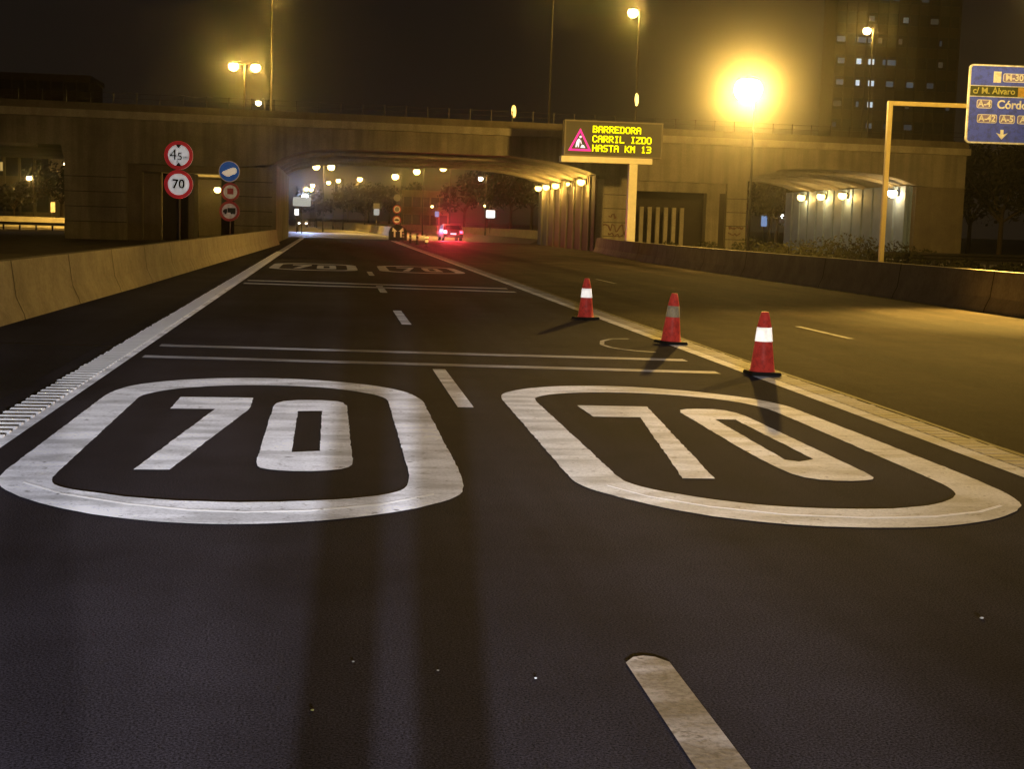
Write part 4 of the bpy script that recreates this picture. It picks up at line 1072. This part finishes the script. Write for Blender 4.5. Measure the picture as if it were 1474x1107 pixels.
# ------------------------------------------------------------------ work van behind the camera, its headlights light the road
van = thing('work_van', 'white work van parked behind the photographer with its headlights on', 'van', (.40, -5.2, 0), 0)
prof = [(.0, .35), (.02, .95), (-.75, 1.15), (-1.5, 2.15), (-1.9, 2.3), (-5.0, 2.3), (-5.05, .4)]
MB().prism_yz(prof, -.95, .95).build('body', M['van_paint'], van)
MB().add([(-.8, -.79, 1.22), (.8, -.79, 1.22), (.7, -1.46, 2.1), (-.7, -1.46, 2.1)], [(0, 1, 2, 3)]).build('windscreen', M['car_glass'], van)
for s in (-1, 1):
    for y in (-.95, -4.1): MB().tube((s * .72, y, .34), (s * .97, y, .34), .34, .34, 18).build('wheel', M['rubber'], van)
    MB().ellipsoid((s * .66, .02, .76), .15, .06, .11, 14, 8).build('headlight', M['headlamp'], van)
HL = 185
spot_light((-.66, .16, .76), (-1.6, 16.0, .75), HL, (.88, .90, 1.0), R(44), 1.0, van, .035)
spot_light((.66, .16, .76), (1.8, 22.0, .8), HL * .62, (1.0, .95, .9), R(44), 1.0, van, .035)

# photographer standing between van and camera
def skin_body(name, joints, edges, mat, parent=None):
    me = bpy.data.meshes.new(name); me.from_pydata([j[0] for j in joints], edges, [])
    o = bpy.data.objects.new(name, me); COL.objects.link(o)
    md = o.modifiers.new('skin', 'SKIN'); sb = o.modifiers.new('sub', 'SUBSURF'); sb.levels = sb.render_levels = 2
    for k, j in enumerate(joints):
        me.skin_vertices[0].data[k].radius = (j[1], j[1] * (j[2] if len(j) > 2 else 1))
    me.skin_vertices[0].data[0].use_root = True
    dg = bpy.context.evaluated_depsgraph_get(); m2 = bpy.data.meshes.new_from_object(o.evaluated_get(dg))
    bpy.data.objects.remove(o); m2.materials.append(mat)
    for q in m2.polygons: q.use_smooth = True
    r_ = bpy.data.objects.new(name, m2); COL.objects.link(r_)
    if parent: r_.parent = parent
    return r_
bpy.context.view_layer.update()
J = [((0, 0, .95), .15, .75), ((0, 0, 1.15), .14, .75), ((0, 0, 1.38), .17, .65), ((0, .01, 1.50), .06), ((0, .02, 1.63), .09, 1.1), ((0, .02, 1.73), .085),
     ((.09, 0, .86), .075), ((.094, 0, .68), .066), ((.095, .01, .48), .070), ((.095, -.02, .08), .060), ((.105, .14, .04), .04),
     ((-.09, 0, .86), .075), ((-.094, 0, .68), .066), ((-.095, .01, .48), .070), ((-.095, -.02, .08), .060), ((-.105, .14, .04), .04),
     ((.21, 0, 1.41), .06), ((.25, -.03, 1.14), .045), ((.25, .06, .90), .035), ((.25, .09, .80), .04),
     ((-.21, 0, 1.41), .06), ((-.25, -.03, 1.14), .045), ((-.25, .06, .90), .035), ((-.25, .09, .80), .04)]
E_ = [(0, 1), (1, 2), (2, 3), (3, 4), (4, 5), (0, 6), (6, 7), (7, 8), (8, 9), (9, 10), (0, 11), (11, 12), (12, 13), (13, 14), (14, 15), (2, 16), (16, 17), (17, 18), (18, 19), (2, 20), (20, 21), (21, 22), (22, 23)]
pe = skin_body('person', J, E_, M['trousers']); pe.location = (-.015, -.30, 0)
tag(pe, 'photographer in dark clothes standing on the road with legs apart', 'person')

# ------------------------------------------------------------------ night air
HAZE = 0.00037
hz = MB().box(-420, 420, -40, 620, -1.2, 95).build('haze', bpy.data.materials.new('night_haze'))
tag(hz, 'thin night haze over the whole motorway, glowing round the lamps', 'haze', kind='stuff')
hm = hz.data.materials[0]; hm.use_nodes = True; n = hm.node_tree; n.nodes.clear()
o_ = n.nodes.new('ShaderNodeOutputMaterial'); v_ = n.nodes.new('ShaderNodeVolumePrincipled')
v_.inputs['Color'].default_value = (.9, .9, .9, 1); v_.inputs['Density'].default_value = HAZE; v_.inputs['Anisotropy'].default_value = .98
n.links.new(v_.outputs[0], o_.inputs['Volume'])
